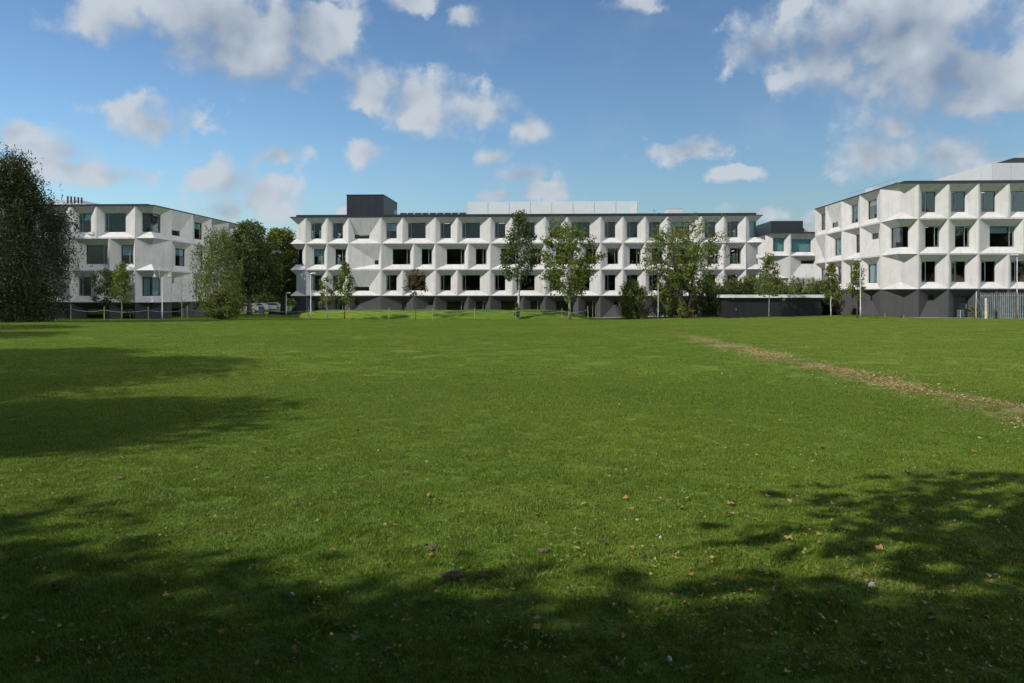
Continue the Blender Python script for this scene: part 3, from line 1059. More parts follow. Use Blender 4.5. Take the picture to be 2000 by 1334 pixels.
def fence_bits():
    Y = 75.2
    x = at(1906.5, Y)
    g = gz(x, Y)
    m = MB()
    m.tube([(.08, 0, -.05), (.0, 0, .25), (-.02, 0, .9), (.01, 0, 1.8), (.02, 0, 2.62)], [.055, .055, .05, .045, .04], 8)
    root = thing('bent_pole', 'bent white pole with a diagonal brace beside the palisade fence', 'pole', (x, Y, g))
    add('pole', m.mesh('pole', LAMPM, True), root)
    m = MB()
    m.tube([(.03, -.06, 1.95), (at(1923, Y) - x, -.06, .45)], [.035, .035], 7)
    add('brace', m.mesh('brace', GALV), root)
    x = at(1926, 74.9)
    m = MB()
    m.tube([(0, 0, -.05), (.01, 0, 1.0), (-.01, 0, 2.0)], [.125, .12, .11], 9)
    thing('timber_post', 'stout pale timber post standing before the palisade fence', 'post', (x, 74.9, gz(x, 74.9)), me=m.mesh('timber_post', simple('pale_timber', (.46, .41, .33), .85, var=.25, scale=4)))
    Y = 77.0
    x = at(1876, Y)
    root = thing('sign_post', 'short white post with a grey board before the dark doorway', 'sign', (x, Y, gz(x, Y)))
    m = MB()
    m.box(-.035, -.035, -.05, .035, .035, .82)
    add('post', m.mesh('post', LAMPM), root)
    m = MB()
    m.box(-.3, .05, .15, .38, .08, .85)
    add('board', m.mesh('board', simple('grey_board', (.10, .11, .12), .6)), root)
    # short marker stakes by the dark plinth
    for k, (px, hh) in enumerate(((1728, .45), (1765, .3))):
        x = at(px, 78.0)
        m = MB()
        m.tube([(0, 0, -.05), (.02, 0, hh)], [.03, .025], 6)
        thing('marker_stake', 'short wooden marker stake at the foot of the dark plinth', 'stake', (x, 78.0, gz(x, 78.0)), 0, 'marker stakes by the plinth', m.mesh('marker_stake', STAKE))
    # red hydrant post and low kerb block near the many stemmed tree
    x = at(1354, 94.0)
    m = MB()
    m.tube([(0, 0, -.05), (0, 0, .35), (0, 0, .38), (0, 0, .46)], [.13, .13, .16, .05], 10)
    thing('red_marker', 'small red marker post beside the many stemmed tree', 'post', (x, 94.0, gz(x, 94.0)), me=m.mesh('red_marker', CARRED))
    x0, x1 = at(1358, 95.0), at(1416, 95.0)
    m = MB()
    m.box(0, 0, -.1, x1 - x0, .4, .28)
    thing('kerb_block', 'low pale stone kerb between the birches and the shed', 'kerb', (x0, 95.0, gz(x0, 95)), me=m.mesh('kerb_block', PAVE))
fence_bits()

def far_yard():
    """what shows between the left and the middle building"""
    Y = 113.0
    x0, x1 = at(524, Y), at(566, Y)
    g = gz(x0, Y)
    zt = zat(545, 609.0, Y)
    root = thing('brick_wall', 'low red brick wall with a sloping end beyond the trees', 'wall', (x0, Y, g))
    L = x1 - x0
    m = MB()
    m.box(0, 0, -.1, L, .3, zt - g)
    add('brickwork', m.mesh('brickwork', BRICK), root)
    m = MB()
    m.face([(L + .004, .02, -.1), (L + 1.0, .02, -.1), (L + 1.0, .02, zt - g + 1.0), (L + .004, .02, zt - g)])
    m.face([(L + .004, .28, -.1), (L + 1.0, .28, -.1), (L + 1.0, .28, zt - g + 1.0), (L + .004, .28, zt - g)])
    m.face([(L + 1.0, .02, -.1), (L + 1.0, .28, -.1), (L + 1.0, .28, zt - g + 1.0), (L + 1.0, .02, zt - g + 1.0)])
    m.face([(L + .004, .02, zt - g), (L + 1.0, .02, zt - g + 1.0), (L + 1.0, .28, zt - g + 1.0), (L + .004, .28, zt - g)])
    add('sloping_end', m.mesh('sloping_end', BRICK), root)
    m = MB()
    m.box(-.03, -.03, zt - g, L, .33, zt - g + .08)
    add('coping', m.mesh('coping', PAVE), root)
    Y = 119.0
    x0, x1 = at(540, Y), at(572, Y)
    root = thing('skip_container', 'green steel container behind the red brick wall', 'container', (x0, Y, gz(x0, Y)))
    m = MB()
    m.box(0, 0, 0, x1 - x0, 2.2, 1.05)
    add('body', m.mesh('body', GREENP), root)
    for i in range(5):
        m = MB()
        x = .1 + i * (x1 - x0 - .3) / 4
        m.box(x, -.05, 0, x + .1, -.002, 1.1)
        add('rib', m.mesh('rib', GREENP), root)
    for k, (px, Y, mt, lab, rz) in enumerate(((482, 121.0, CARWHITE, 'pale grey parked car far beyond the birch tree', .1), (503, 127.0, CARWHITE, 'pale grey parked car beyond the plane trees', 0.0), (530, 131.0, CARWHITE, 'pale grey parked car partly behind the red brick wall', .2), (455, 126.0, CARBLUE, 'blue parked car beyond the birch tree', 0))):
        car(at(px, Y), Y, mt, lab, rz)
    x = at(510.5, 117)
    m = MB()
    m.box(-.3, -.35, 0, .3, .35, 1.0)
    root = thing('wheelie_bin', 'dark blue wheeled bin beside the far brick wall', 'bin', (x, 117, gz(x, 117)))
    add('body', m.mesh('body', CARBLUE), root)
    m = MB()
    m.box(-.33, -.4, 1.0, .33, .4, 1.08)
    add('lid', m.mesh('lid', CARBLUE), root)

def car(x, y, mt, label, rz):
    root = thing('parked_car', label, 'car', (x, y, gz(x, y)), rz, 'cars parked between the buildings')
    prof = [(-2.05, .35), (-2.1, .75), (-1.75, .92), (-1.0, 1.0), (-.45, 1.45), (.95, 1.47), (1.75, 1.0), (2.05, .92), (2.1, .4)]
    m = MB()
    for s in (-1, 1):
        m.face([(px, s * .85, pz) for px, pz in (prof if s > 0 else reversed(prof))])
    for a, b in zip(prof, prof[1:] + prof[:1]):
        m.face([(a[0], -.85, a[1]), (b[0], -.85, b[1]), (b[0], .85, b[1]), (a[0], .85, a[1])])
    add('body', m.mesh('body', mt), root)
    for s in (-1, 1):
        m = MB()
        m.face([(-.8, s * .856, 1.04), (-.38, s * .856, 1.38), (.85, s * .856, 1.4), (1.4, s * .856, 1.04)])
        add('side_window', m.mesh('side_window', FRAME), root)
        for wx in (-1.3, 1.3):
            m = MB()
            m.tube([(wx, s * .7, .32), (wx, s * .89, .32)], [.32, .32], 14)
            wh = add('wheel', m.mesh('wheel', TYRE), root)
            m = MB()
            m.tube([(wx, s * .88, .32), (wx, s * .90, .32)], [.19, .19], 10)
            add('rim', m.mesh('rim', SILVER), wh)
far_yard()

# ------------------------------------------------------------------ trees
def leaf_mesh(name, P, size, mat, rs, hang=0.0, flat=0.0):
    """many small leaf faces at points P (n x 3)"""
    n = len(P)
    a = rs.normal(size=(n, 3))
    a[:, 2] *= (1 - flat)
    a[:, 2] -= hang * 2.2
    a /= np.linalg.norm(a, axis=1)[:, None] + 1e-9
    b = rs.normal(size=(n, 3))
    b -= a * np.sum(a * b, axis=1)[:, None]
    b /= np.linalg.norm(b, axis=1)[:, None] + 1e-9
    L = size * rs.uniform(.65, 1.35, n)[:, None]
    W = L * .32
    fold = np.cross(a, b) * L * .12
    V = np.stack([P, P + a * L * .5 + b * W + fold, P + a * L, P + a * L * .5 - b * W + fold], axis=1).reshape(-1, 3)
    me = bpy.data.meshes.new(name)
    me.vertices.add(4 * n)
    me.vertices.foreach_set('co', V.astype(np.float32).ravel())
    me.loops.add(4 * n)
    me.loops.foreach_set('vertex_index', np.arange(4 * n, dtype=np.int32))
    me.polygons.add(n)
    me.polygons.foreach_set('loop_start', np.arange(0, 4 * n, 4, dtype=np.int32))
    me.polygons.foreach_set('loop_total', np.full(n, 4, dtype=np.int32))
    at_ = me.attributes.new('rnd', 'FLOAT', 'POINT')
    at_.data.foreach_set('value', np.repeat(rs.uniform(0, 1, n), 4).astype(np.float32))
    me.materials.append(mat)
    me.update()
    return me

def tree_meshes(seed, h, cw, c0, style='oval', nclump=26, nleaf=150, leaf=.2, mat=None, bark=None, tr=.12, stems=1, lean=(0, 0), spread=.34, depth=None, ragged=.0):
    """trunk and crown meshes. h height, cw crown width, c0 height where the crown starts"""
    rs = np.random.RandomState(seed)
    wood = MB()
    pts = []
    ch = h - c0
    depth = depth or cw
    tops = []
    for k in range(stems):
        ang = rs.uniform(0, 6.28) + k * 6.28 / max(1, stems)
        sp = 0 if stems == 1 else cw * .22
        path = []
        for i in range(9):
            u = i / 8
            path.append(Vector((lean[0] * u + sp * math.cos(ang) * u ** .8 + rs.normal() * .02 * h * u * .5, lean[1] * u + sp * math.sin(ang) * u ** .8 + rs.normal() * .02 * h * u * .5, h * .93 * u - (.15 if i == 0 else 0))))
        rad = [tr * (1.25 if i == 0 else 1) * max(.07, (1 - i / 8.6)) / (1 if stems == 1 else 1.5) for i in range(9)]
        wood.tube(path, rad, 8)
        tops.append((path, rad))
    def prof(u):
        if style == 'oval':
            return math.sin(math.pi * min(1, .12 + .86 * u)) ** .7
        if style == 'cone':
            return (1 - u) ** .75 * min(1, .35 + u * 4)
        if style == 'weep':
            return (1 - u ** 2.2) ** .6 * (.72 + .28 * u)
        if style == 'fan':
            return (.35 + .65 * min(1, u * 1.5)) * (1 - max(0, u - .62) * 1.7)
        return math.sqrt(max(0, 1 - (2 * u - 1) ** 2))
    for k in range(nclump):
        u = (k + rs.uniform(0, 1)) / nclump
        th = k * 2.39996 + rs.normal() * .5
        rr = prof(u) * (.35 + .65 * math.sqrt(rs.uniform(0, 1))) * rs.uniform(.75, 1.12) * (1 + ragged * math.sin(3 * th + seed) * math.sin(7 * u + seed))
        path, rad = tops[k % stems]
        zc = c0 + ch * u * .95
        ti = min(7.9, max(0, (zc / (h * .93)) * 8))
        q = path[int(ti)].lerp(path[int(ti) + 1], ti - int(ti))
        c = Vector((q.x * .6 + math.cos(th) * rr * cw / 2, q.y * .6 + math.sin(th) * rr * depth / 2, zc))
        drop = {'fan': .55, 'weep': .1, 'cone': .12}.get(style, .3)
        bz = max(c0 * .55, zc - drop * (math.hypot(c.x - q.x, c.y - q.y) + .4))
        bi = min(7.9, bz / (h * .93) * 8)
        b0 = path[int(bi)].lerp(path[int(bi) + 1], bi - int(bi))
        r0 = rad[int(bi)] * .45
        mid = b0.lerp(c, .5) + Vector((rs.normal() * .06 * cw, rs.normal() * .06 * cw, (.1 if style != 'fan' else -.1) * cw * rr))
        wood.tube([b0, mid, c], [r0, r0 * .6, max(.008, r0 * .2)], 5, False)
        rc = spread * cw * .5 * rs.uniform(.55, 1.2)
        nl = int(nleaf * rs.uniform(.6, 1.35))
        for j in range(3):
            e = c + Vector(rs.normal(size=3)) * rc * .7
            wood.tube([mid.lerp(c, rs.uniform(.3, .9)), e], [r0 * .3, .006], 4, False)
        if style == 'weep':
            ns = max(3, nl // 14)
            for s in range(ns):
                o = np.array(c) + rs.normal(size=3) * rc * np.array([.8, .8, .5])
                ln = rs.uniform(.10, .26) * ch
                uu = rs.uniform(0, 1, nl // ns + 1)
                d = np.array([rs.normal() * .18, rs.normal() * .18, -1.0])
                pts.append(o + np.outer(uu * ln, d) + rs.normal(size=(len(uu), 3)) * .07)
        elif style == 'fan':
            ns = max(3, nl // 16)
            for s in range(ns):
                o = np.array(c) + rs.normal(size=3) * rc * .5
                out = np.array([c.x, c.y, 1.2 + .5 * rs.normal()])
                out = out / (np.linalg.norm(out) + .01) + rs.normal(size=3) * .3
                uu = rs.uniform(0, 1, nl // ns + 1)
                pts.append(o + np.outer(uu * rc * 1.5, out) + rs.normal(size=(len(uu), 3)) * .1)
        else:
            v = rs.normal(size=(nl, 3))
            v /= np.linalg.norm(v, axis=1)[:, None]
            v *= (rs.uniform(0, 1, nl) ** .45)[:, None] * rc * np.array([1.05, 1.05, .8])
            pts.append(np.array(c) + v)
    P = np.concatenate(pts) if pts and nleaf > 0 else None
    if P is not None:
        P = P[P[:, 2] > .08]
    cm = leaf_mesh('crown', P, leaf, mat, rs, hang=.8 if style == 'weep' else .15) if P is not None else None
    return wood.mesh('trunk', bark or BARK, True), cm

def tree(name, label, loc, rz=0.0, group=None, meshes=None, scale=1.0, **kw):
    wm, cm = meshes or tree_meshes(**kw)
    root = thing(name, label, 'tree' if 'shrub' not in name else 'shrub', loc, rz, group)
    root.scale = (scale,) * 3
    add('trunk' if 'shrub' not in name else 'stems', wm, root)
    if cm:
        add('crown' if 'shrub' not in name else 'foliage', cm, root)
    return root

def ptree(name, label, px, py_top, cw_px, Y, py_crown, bank=None, **kw):
    """tree placed by its foot column, the depth it stands at and the pixel rows of crown top and base"""
    x = at(px, Y)
    g = gz(x, Y) if bank is None else bank
    s = math.hypot(x, Y) * math.cos(math.atan((px - 1000) / F_PX)) / F_PX
    return tree(name, label, (x, Y, g), h=zat(px, py_top, Y) - g, cw=cw_px * s, c0=max(.2, zat(px, py_crown, Y) - g), **kw)

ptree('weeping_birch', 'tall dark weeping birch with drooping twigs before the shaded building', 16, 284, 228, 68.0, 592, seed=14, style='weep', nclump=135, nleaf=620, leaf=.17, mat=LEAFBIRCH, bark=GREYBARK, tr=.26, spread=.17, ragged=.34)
ptree('birch_tree', 'bushy olive birch with pale trunk at the corner of the shaded building', 428, 437, 112, 81.5, 585, seed=21, style='weep', nclump=58, nleaf=210, leaf=.18, ragged=.25, mat=LEAFOLIVE, bark=BIRCH, tr=.15, spread=.26)
ptree('olive_shrub', 'dense olive shrub at the foot of the pale trunked birch', 440, 572, 75, 81.0, 622, seed=22, style='ball', nclump=26, nleaf=190, leaf=.2, mat=LEAFOLIVE, tr=.04, stems=3)
ptree('plane_tree', 'large dark plane tree in the gap beside the shaded building', 487, 432, 105, 103.0, 570, seed=31, style='oval', nclump=55, nleaf=260, leaf=.3, mat=LEAFDARK, bark=BARK, tr=.33, spread=.34)
ptree('plane_tree', 'broad plane tree with glossy leaves beside the middle building', 552, 446, 92, 108.0, 575, seed=32, style='oval', nclump=60, nleaf=260, leaf=.3, mat=LEAF, bark=BARK, tr=.33, spread=.32)
for k, (px, Y, w, ty) in enumerate(((455, 140, 140, 470), (520, 150, 140, 500), (575, 150, 130, 480), (395, 150, 120, 480))):
    ptree('plane_tree', 'far dark tree closing the gap between the shaded and the middle building', px, ty, w, Y, 590, group='far trees closing the gap', seed=35 + k, style='oval', nclump=40, nleaf=170, leaf=.42, mat=LEAFDARK, tr=.4, spread=.4)
ptree('far_hedge_shrub', 'dark hedge shrub beyond the parked cars', 525, 570, 110, 137, 612, seed=41, style='ball', nclump=26, nleaf=160, leaf=.4, mat=LEAFDARK, tr=.06, stems=3, depth=3.0)

ptree('young_tree', 'bright green young tree before the shaded building', 238, 512, 58, 79.0, 588, seed=51, style='cone', nclump=24, nleaf=85, leaf=.2, mat=LEAF, bark=GREYBARK, tr=.07, spread=.34)
ptree('young_tree', 'dull grey green young tree beside the bright green one', 204, 522, 52, 80.5, 596, seed=52, style='oval', nclump=22, nleaf=85, leaf=.2, mat=LEAFDARK, bark=GREYBARK, tr=.06, spread=.36)
ptree('young_tree', 'leafless young tree before the flank of the shaded building', 355, 534, 42, 79.5, 592, seed=53, style='oval', nclump=30, nleaf=0, leaf=.1, mat=LEAF, bark=GREYBARK, tr=.055, spread=.5)
ptree('young_tree', 'sparse pale green young tree between lamp post and greener tree on the bank', 639, 540, 40, 90.0, 592, bank=gz(-28, 90), seed=54, style='oval', nclump=20, nleaf=60, leaf=.2, mat=LEAFOLIVE, bark=GREYBARK, tr=.06, spread=.36)
ptree('young_tree', 'leafy green young tree before the solid panels of the middle building', 673, 510, 50, 90.0, 590, bank=gz(-26, 90), seed=55, style='cone', nclump=26, nleaf=90, leaf=.22, mat=LEAF, bark=BARK, tr=.07, spread=.36)
ptree('young_tree', 'sapling with sparse brown leaves before the middle building', 812, 524, 46, 92.0, 580, bank=gz(-16, 92), seed=56, style='oval', nclump=22, nleaf=34, leaf=.2, mat=LEAFBROWN, bark=BARK, tr=.05, spread=.36)
ptree('tall_tree', 'tall narrow dark tree with pale trunk on the grass bank', 1012, 410, 88, 92.5, 545, bank=gz(-4, 92.5), seed=61, style='cone', nclump=46, nleaf=110, leaf=.26, mat=LEAFDARK, bark=BIRCH, tr=.17, spread=.3, lean=(.5, 0))
ptree('ivy_shrub', 'small dark shrub at the foot of the tall narrow tree', 1008, 592, 14, 92.3, 618, seed=62, style='ball', nclump=8, nleaf=70, leaf=.18, mat=LEAFDARK, tr=.03, stems=2)
ptree('cherry_tree', 'broad bright cherry tree with upswept branches beside the grass bank', 1113, 442, 112, 90.5, 580, seed=63, style='fan', nclump=60, nleaf=145, leaf=.26, mat=LEAF, bark=GREYBARK, tr=.16, spread=.26)
ptree('many_stemmed_tree', 'large spreading tree with several dark stems before the middle building', 1338, 446, 142, 91.5, 566, seed=64, style='fan', nclump=80, nleaf=115, leaf=.24, mat=LEAF, bark=BARK, tr=.40, stems=5, spread=.26)
ptree('red_leaved_shrub', 'small leafy shrub under the many stemmed tree', 1338, 590, 36, 91.0, 620, seed=65, style='ball', nclump=12, nleaf=80, leaf=.2, mat=LEAF, tr=.03, stems=3)
ptree('willow_shrub', 'rounded weeping willow shrub before the middle building', 1238, 543, 56, 92.5, 622, seed=66, style='weep', nclump=52, nleaf=200, leaf=.19, mat=LEAFOLIVE, bark=GREYBARK, tr=.06, stems=3, spread=.3)
for k, (px, top, w, Y, lab, mt) in enumerate((
        (1298, 548, 60, 95, 'slender birch clump directly behind the slim lamp post', LEAFOLIVE), (1316, 566, 40, 98, 'small birch with white stem just behind the many stemmed tree', LEAFBIRCH),
        (1372, 545, 60, 96, 'birch clump between the many stemmed tree and the shed', LEAFOLIVE), (1402, 552, 54, 95, 'birch clump next to the left end of the shed', LEAFOLIVE),
        (1430, 540, 60, 98, 'birch clump rising behind the left end of the shed roof', LEAFOLIVE), (1468, 535, 66, 99, 'birch clump rising behind the shed beside the young tree', LEAFOLIVE),
        (1520, 545, 60, 99, 'birch clump rising behind the middle of the shed roof', LEAFOLIVE), (1558, 540, 66, 99, 'birch clump rising behind the right half of the shed', LEAFOLIVE),
        (1592, 540, 50, 97, 'birch clump at the right end of the shed roof', LEAFOLIVE), (1618, 540, 46, 90, 'dense birch clump past the right end of the shed', LEAFBIRCH))):
    ptree('birch_clump', lab, px, top, w, Y, 608, group='birches round the shed', seed=70 + k, style='weep', nclump=36, nleaf=150, leaf=.2, mat=mt, bark=BIRCH, tr=.07, stems=3, spread=.32)
ptree('young_tree', 'young tree with thin trunk standing before the dark shed', 1502, 496, 62, 84.0, 575, seed=91, style='cone', nclump=28, nleaf=90, leaf=.2, mat=LEAFOLIVE, bark=GREYBARK, tr=.07, spread=.34)
ptree('young_tree', 'young tree with thin pale trunk between shed and building with corner bays', 1623, 512, 48, 82.0, 585, seed=92, style='cone', nclump=26, nleaf=80, leaf=.19, mat=LEAFOLIVE, bark=BIRCH, tr=.06, spread=.36)
ptree('young_tree', 'young tree beside the pale lamp post at the flank of the building', 1674, 508, 42, 77.5, 580, seed=93, style='cone', nclump=24, nleaf=75, leaf=.18, mat=LEAF, bark=BARK, tr=.06, spread=.36)
ptree('fence_shrub', 'scrubby shrub behind the bent white pole by the fence', 1903, 600, 22, 76.5, 620, seed=94, style='ball', nclump=10, nleaf=50, leaf=.14, mat=LEAFOLIVE, tr=.02, stems=3)

# big unseen trees round the field, several inferred from their shade across the lawn
BIG = [tree_meshes(seed=101 + k, h=15.5, cw=12.5, c0=4.8, style='oval', nclump=85, nleaf=400, leaf=.31, mat=LEAF, bark=BARK, tr=.36, spread=.3) for k in range(2)]
spots = [(1.0, -.7, 1.2), (-10.9, -6.5, 1.0), (-15, -9, 1.1), (-8.5, -7.5, 1.0), (-18.0, -5.6, .95), (-5.5, -9.0, 1.0), (-66, 77, 1.35), (-76, 78, 1.3), (-86, 76, 1.3), (62, 4, 1.15), (75, 2, 1.2), (88, 6, 1.15), (50, -9, 1.2), (101, 9, 1.2), (46, -20, 1.2), (-62, -2, 1.2), (-80, 6, 1.2), (-3.0, -13.5, 1.1), (5.5, -11.0, 1.0), (-20.5, -7.5, 1.05), (-23.8, 4.3, 1.0), (-27.6, 15.5, 1.0), (-33.0, 21.0, .95),  # far western trio added to shade left building, extra near ones to darken foreground
         (4.5, -4.5, .9), (11.5, -5.5, 1.0), (-9.5, -11, 1.1), (14, -14, 1.05), (24, -12, 1.0), (-38, -4, 1.1), (-13, -17, 1.1), (35, -16, 1.1), (-47, 36, 1.0), (-54, 47, 1.05),
         (-84, 66, 1.1)]
for k, (x, y, s) in enumerate(spots):
    tree('lime_tree', 'large leafy unseen tree at the near edge of the field' if y < 10 else 'large leafy unseen tree along the west edge of the field', (x, y, gz(x, y)), k * 1.9, 'trees at the near edge of the field' if y < 10 else 'trees along the west edge of the field', BIG[k % 2], s)

# ------------------------------------------------------------------ grass
def blade_patch(name, size, n, hgt, wid, seed):
    rs = np.random.RandomState(seed)
    b = np.stack([rs.uniform(-size / 2, size / 2, n), rs.uniform(-size / 2, size / 2, n), np.full(n, -.004)], 1)
    th = rs.uniform(0, 2 * np.pi, n)
    ln = hgt * rs.uniform(.45, 1.25, n)
    bend = rs.uniform(.15, .95, n) * ln
    dx, dy = np.cos(th), np.sin(th)
    sx, sy = -np.sin(th + rs.normal(size=n) * .8), np.cos(th + rs.normal(size=n) * .8)
    w = wid * rs.uniform(.6, 1.3, n)
    z = np.zeros(n)
    def pt(k, t, off):
        return b + np.stack([dx * bend * t ** 2 + sx * w * off, dy * bend * t ** 2 + sy * w * off, ln * t * (1 - .25 * t)], 1)
    V = np.stack([pt(0, 0, -.5), pt(0, 0, .5), pt(0, .55, .42), pt(0, .55, -.42), pt(0, 1.0, 0)], 1).reshape(-1, 3)
    i = np.arange(n) * 5
    me = bpy.data.meshes.new(name)
    me.vertices.add(5 * n)
    me.vertices.foreach_set('co', V.astype(np.float32).ravel())
    loops = np.stack([i, i + 1, i + 2, i + 3, i + 3, i + 2, i + 4], 1).astype(np.int32)
    me.loops.add(7 * n)
    me.loops.foreach_set('vertex_index', loops.ravel())
    me.polygons.add(2 * n)
    me.polygons.foreach_set('loop_start', np.stack([np.arange(n) * 7, np.arange(n) * 7 + 4], 1).astype(np.int32).ravel())
    me.polygons.foreach_set('loop_total', np.tile(np.array([4, 3], dtype=np.int32), n))
    a = me.attributes.new('rnd', 'FLOAT', 'POINT')
    a.data.foreach_set('value', np.repeat(rs.uniform(0, 1, n), 5).astype(np.float32))
    me.materials.append(BLADE)
    me.update()
    return bpy.data.objects.new(name, me)

def make_grass():
    rs = np.random.RandomState(3)
    def lod(nm, cell, ymin, ymax, hgt, wid, n, fade, count):
        c = bpy.data.collections.new(nm)
        for k in range(count):
            c.objects.link(blade_patch(nm, cell * 1.25, n, hgt * (1 + .18 * (k - 1)), wid, 40 + k))
        pts = []
        y = ymin
        while y < ymax:
            half0, half1 = -.80 * y - 2.0, .71 * y + 2.0
            for x in np.arange(half0, half1, cell):
                if rs.uniform() < (y - ymin) / fade[0] and rs.uniform() < (ymax - y) / fade[1]:
                    px, py = x + rs.uniform(-.3, .3) * cell, y + rs.uniform(-.3, .3) * cell
                    if abs(px - 8.4) < .8 and 13 < py < 45 and rs.uniform() < .55:
                        continue
                    if px > 35 and py > 77.5 or px > 7 and py > 98 or px < -43 and py > 83 or py > 101.5:
                        continue
                    pts.append((px, py, max(gz(px, py), bank_z(px, py)) if -36 < px < 8.5 and py > 91 else gz(px, py)))
            y += cell
        return c, pts
    sets = [lod('lawn_blades_near', .3, 2.6, 23.0, .036, .0040, 900, (.01, 5.0), 4), lod('lawn_blades_far', 1.0, 12.0, 102.0, .038, .009, 1900, (4.0, 1.0), 4)]
    V, which = [], []
    for k, (c, p) in enumerate(sets):
        V += p
        which += [k] * len(p)
    me = bpy.data.meshes.new('lawn_grass')
    me.from_pydata(V, [], [])
    a = me.attributes.new('far', 'BOOLEAN', 'POINT')
    a.data.foreach_set('value', [bool(q) for q in which])
    o = add('lawn_grass', me)
    tag(o, 'short mown green grass covering the field', 'grass', kind='stuff')
    g = bpy.data.node_groups.new('grass_scatter', 'GeometryNodeTree')
    g.interface.new_socket('Geometry', in_out='INPUT', socket_type='NodeSocketGeometry')
    g.interface.new_socket('Geometry', in_out='OUTPUT', socket_type='NodeSocketGeometry')
    N, L = g.nodes, g.links
    gi, go = N.new('NodeGroupInput'), N.new('NodeGroupOutput')
    join = N.new('GeometryNodeJoinGeometry')
    at_ = N.new('GeometryNodeInputNamedAttribute')
    at_.data_type = 'BOOLEAN'
    at_.inputs['Name'].default_value = 'far'
    nt = N.new('FunctionNodeBooleanMath')
    nt.operation = 'NOT'
    L.new(at_.outputs[0], nt.inputs[0])
    rot = N.new('FunctionNodeRandomValue')
    rot.data_type = 'FLOAT_VECTOR'
    rot.inputs[0].default_value = (-.03, -.03, 0)
    rot.inputs[1].default_value = (.03, .03, 6.283)
    scl = N.new('FunctionNodeRandomValue')
    scl.data_type = 'FLOAT_VECTOR'
    scl.inputs[0].default_value = (.95, .95, .75)
    scl.inputs[1].default_value = (1.1, 1.1, 1.25)
    for k, (c, p) in enumerate(sets):
        ci = N.new('GeometryNodeCollectionInfo')
        ci.inputs['Collection'].default_value = c
        ci.inputs['Separate Children'].default_value = True
        ci.inputs['Reset Children'].default_value = True
        ip = N.new('GeometryNodeInstanceOnPoints')
        ip.inputs['Pick Instance'].default_value = True
        L.new(gi.outputs[0], ip.inputs['Points'])
        L.new((at_ if k else nt).outputs[0], ip.inputs['Selection'])
        L.new(ci.outputs[0], ip.inputs['Instance'])
        L.new(rot.outputs[0], ip.inputs['Rotation'])
        L.new(scl.outputs[0], ip.inputs['Scale'])
        L.new(ip.outputs[0], join.inputs[0])
    L.new(join.outputs[0], go.inputs[0])
    md = o.modifiers.new('grass', 'NODES')
    md.node_group = g
make_grass()

# ------------------------------------------------------------------ fallen leaves and litter
def fallen_mesh(seed, lobes, curl, mat):
    rs = random.Random(seed)
    V = [(0, 0, .012)]
    n = lobes * 4
    for i in range(n):
        a = 2 * math.pi * i / n
        tip = (i % 4 == 0)
        r = (.052 if tip else .040 if i % 2 else .034) * rs.uniform(.8, 1.2) * (1.25 if abs(a - math.pi) < 2.2 else .9)
        r *= .55 + .45 * abs(math.cos(a + seed)) if seed % 2 else 1
        z = .012 + curl * (r / .06) ** 2 * (.5 + .5 * math.cos(2 * a + seed)) * .016 + rs.uniform(0, .010)
        V.append((r * math.cos(a), r * math.sin(a), z))
    Fc = [(0, 1 + i, 1 + (i + 1) % n) for i in range(n)]
    b = len(V)
    V += [(-.02, -.002, .014), (-.02, .002, .014), (.09, .002, .02), (.09, -.002, .02)]
    Fc.append((b, b + 1, b + 2, b + 3))
    return mesh_from('fallen_leaf', V, Fc, mat)

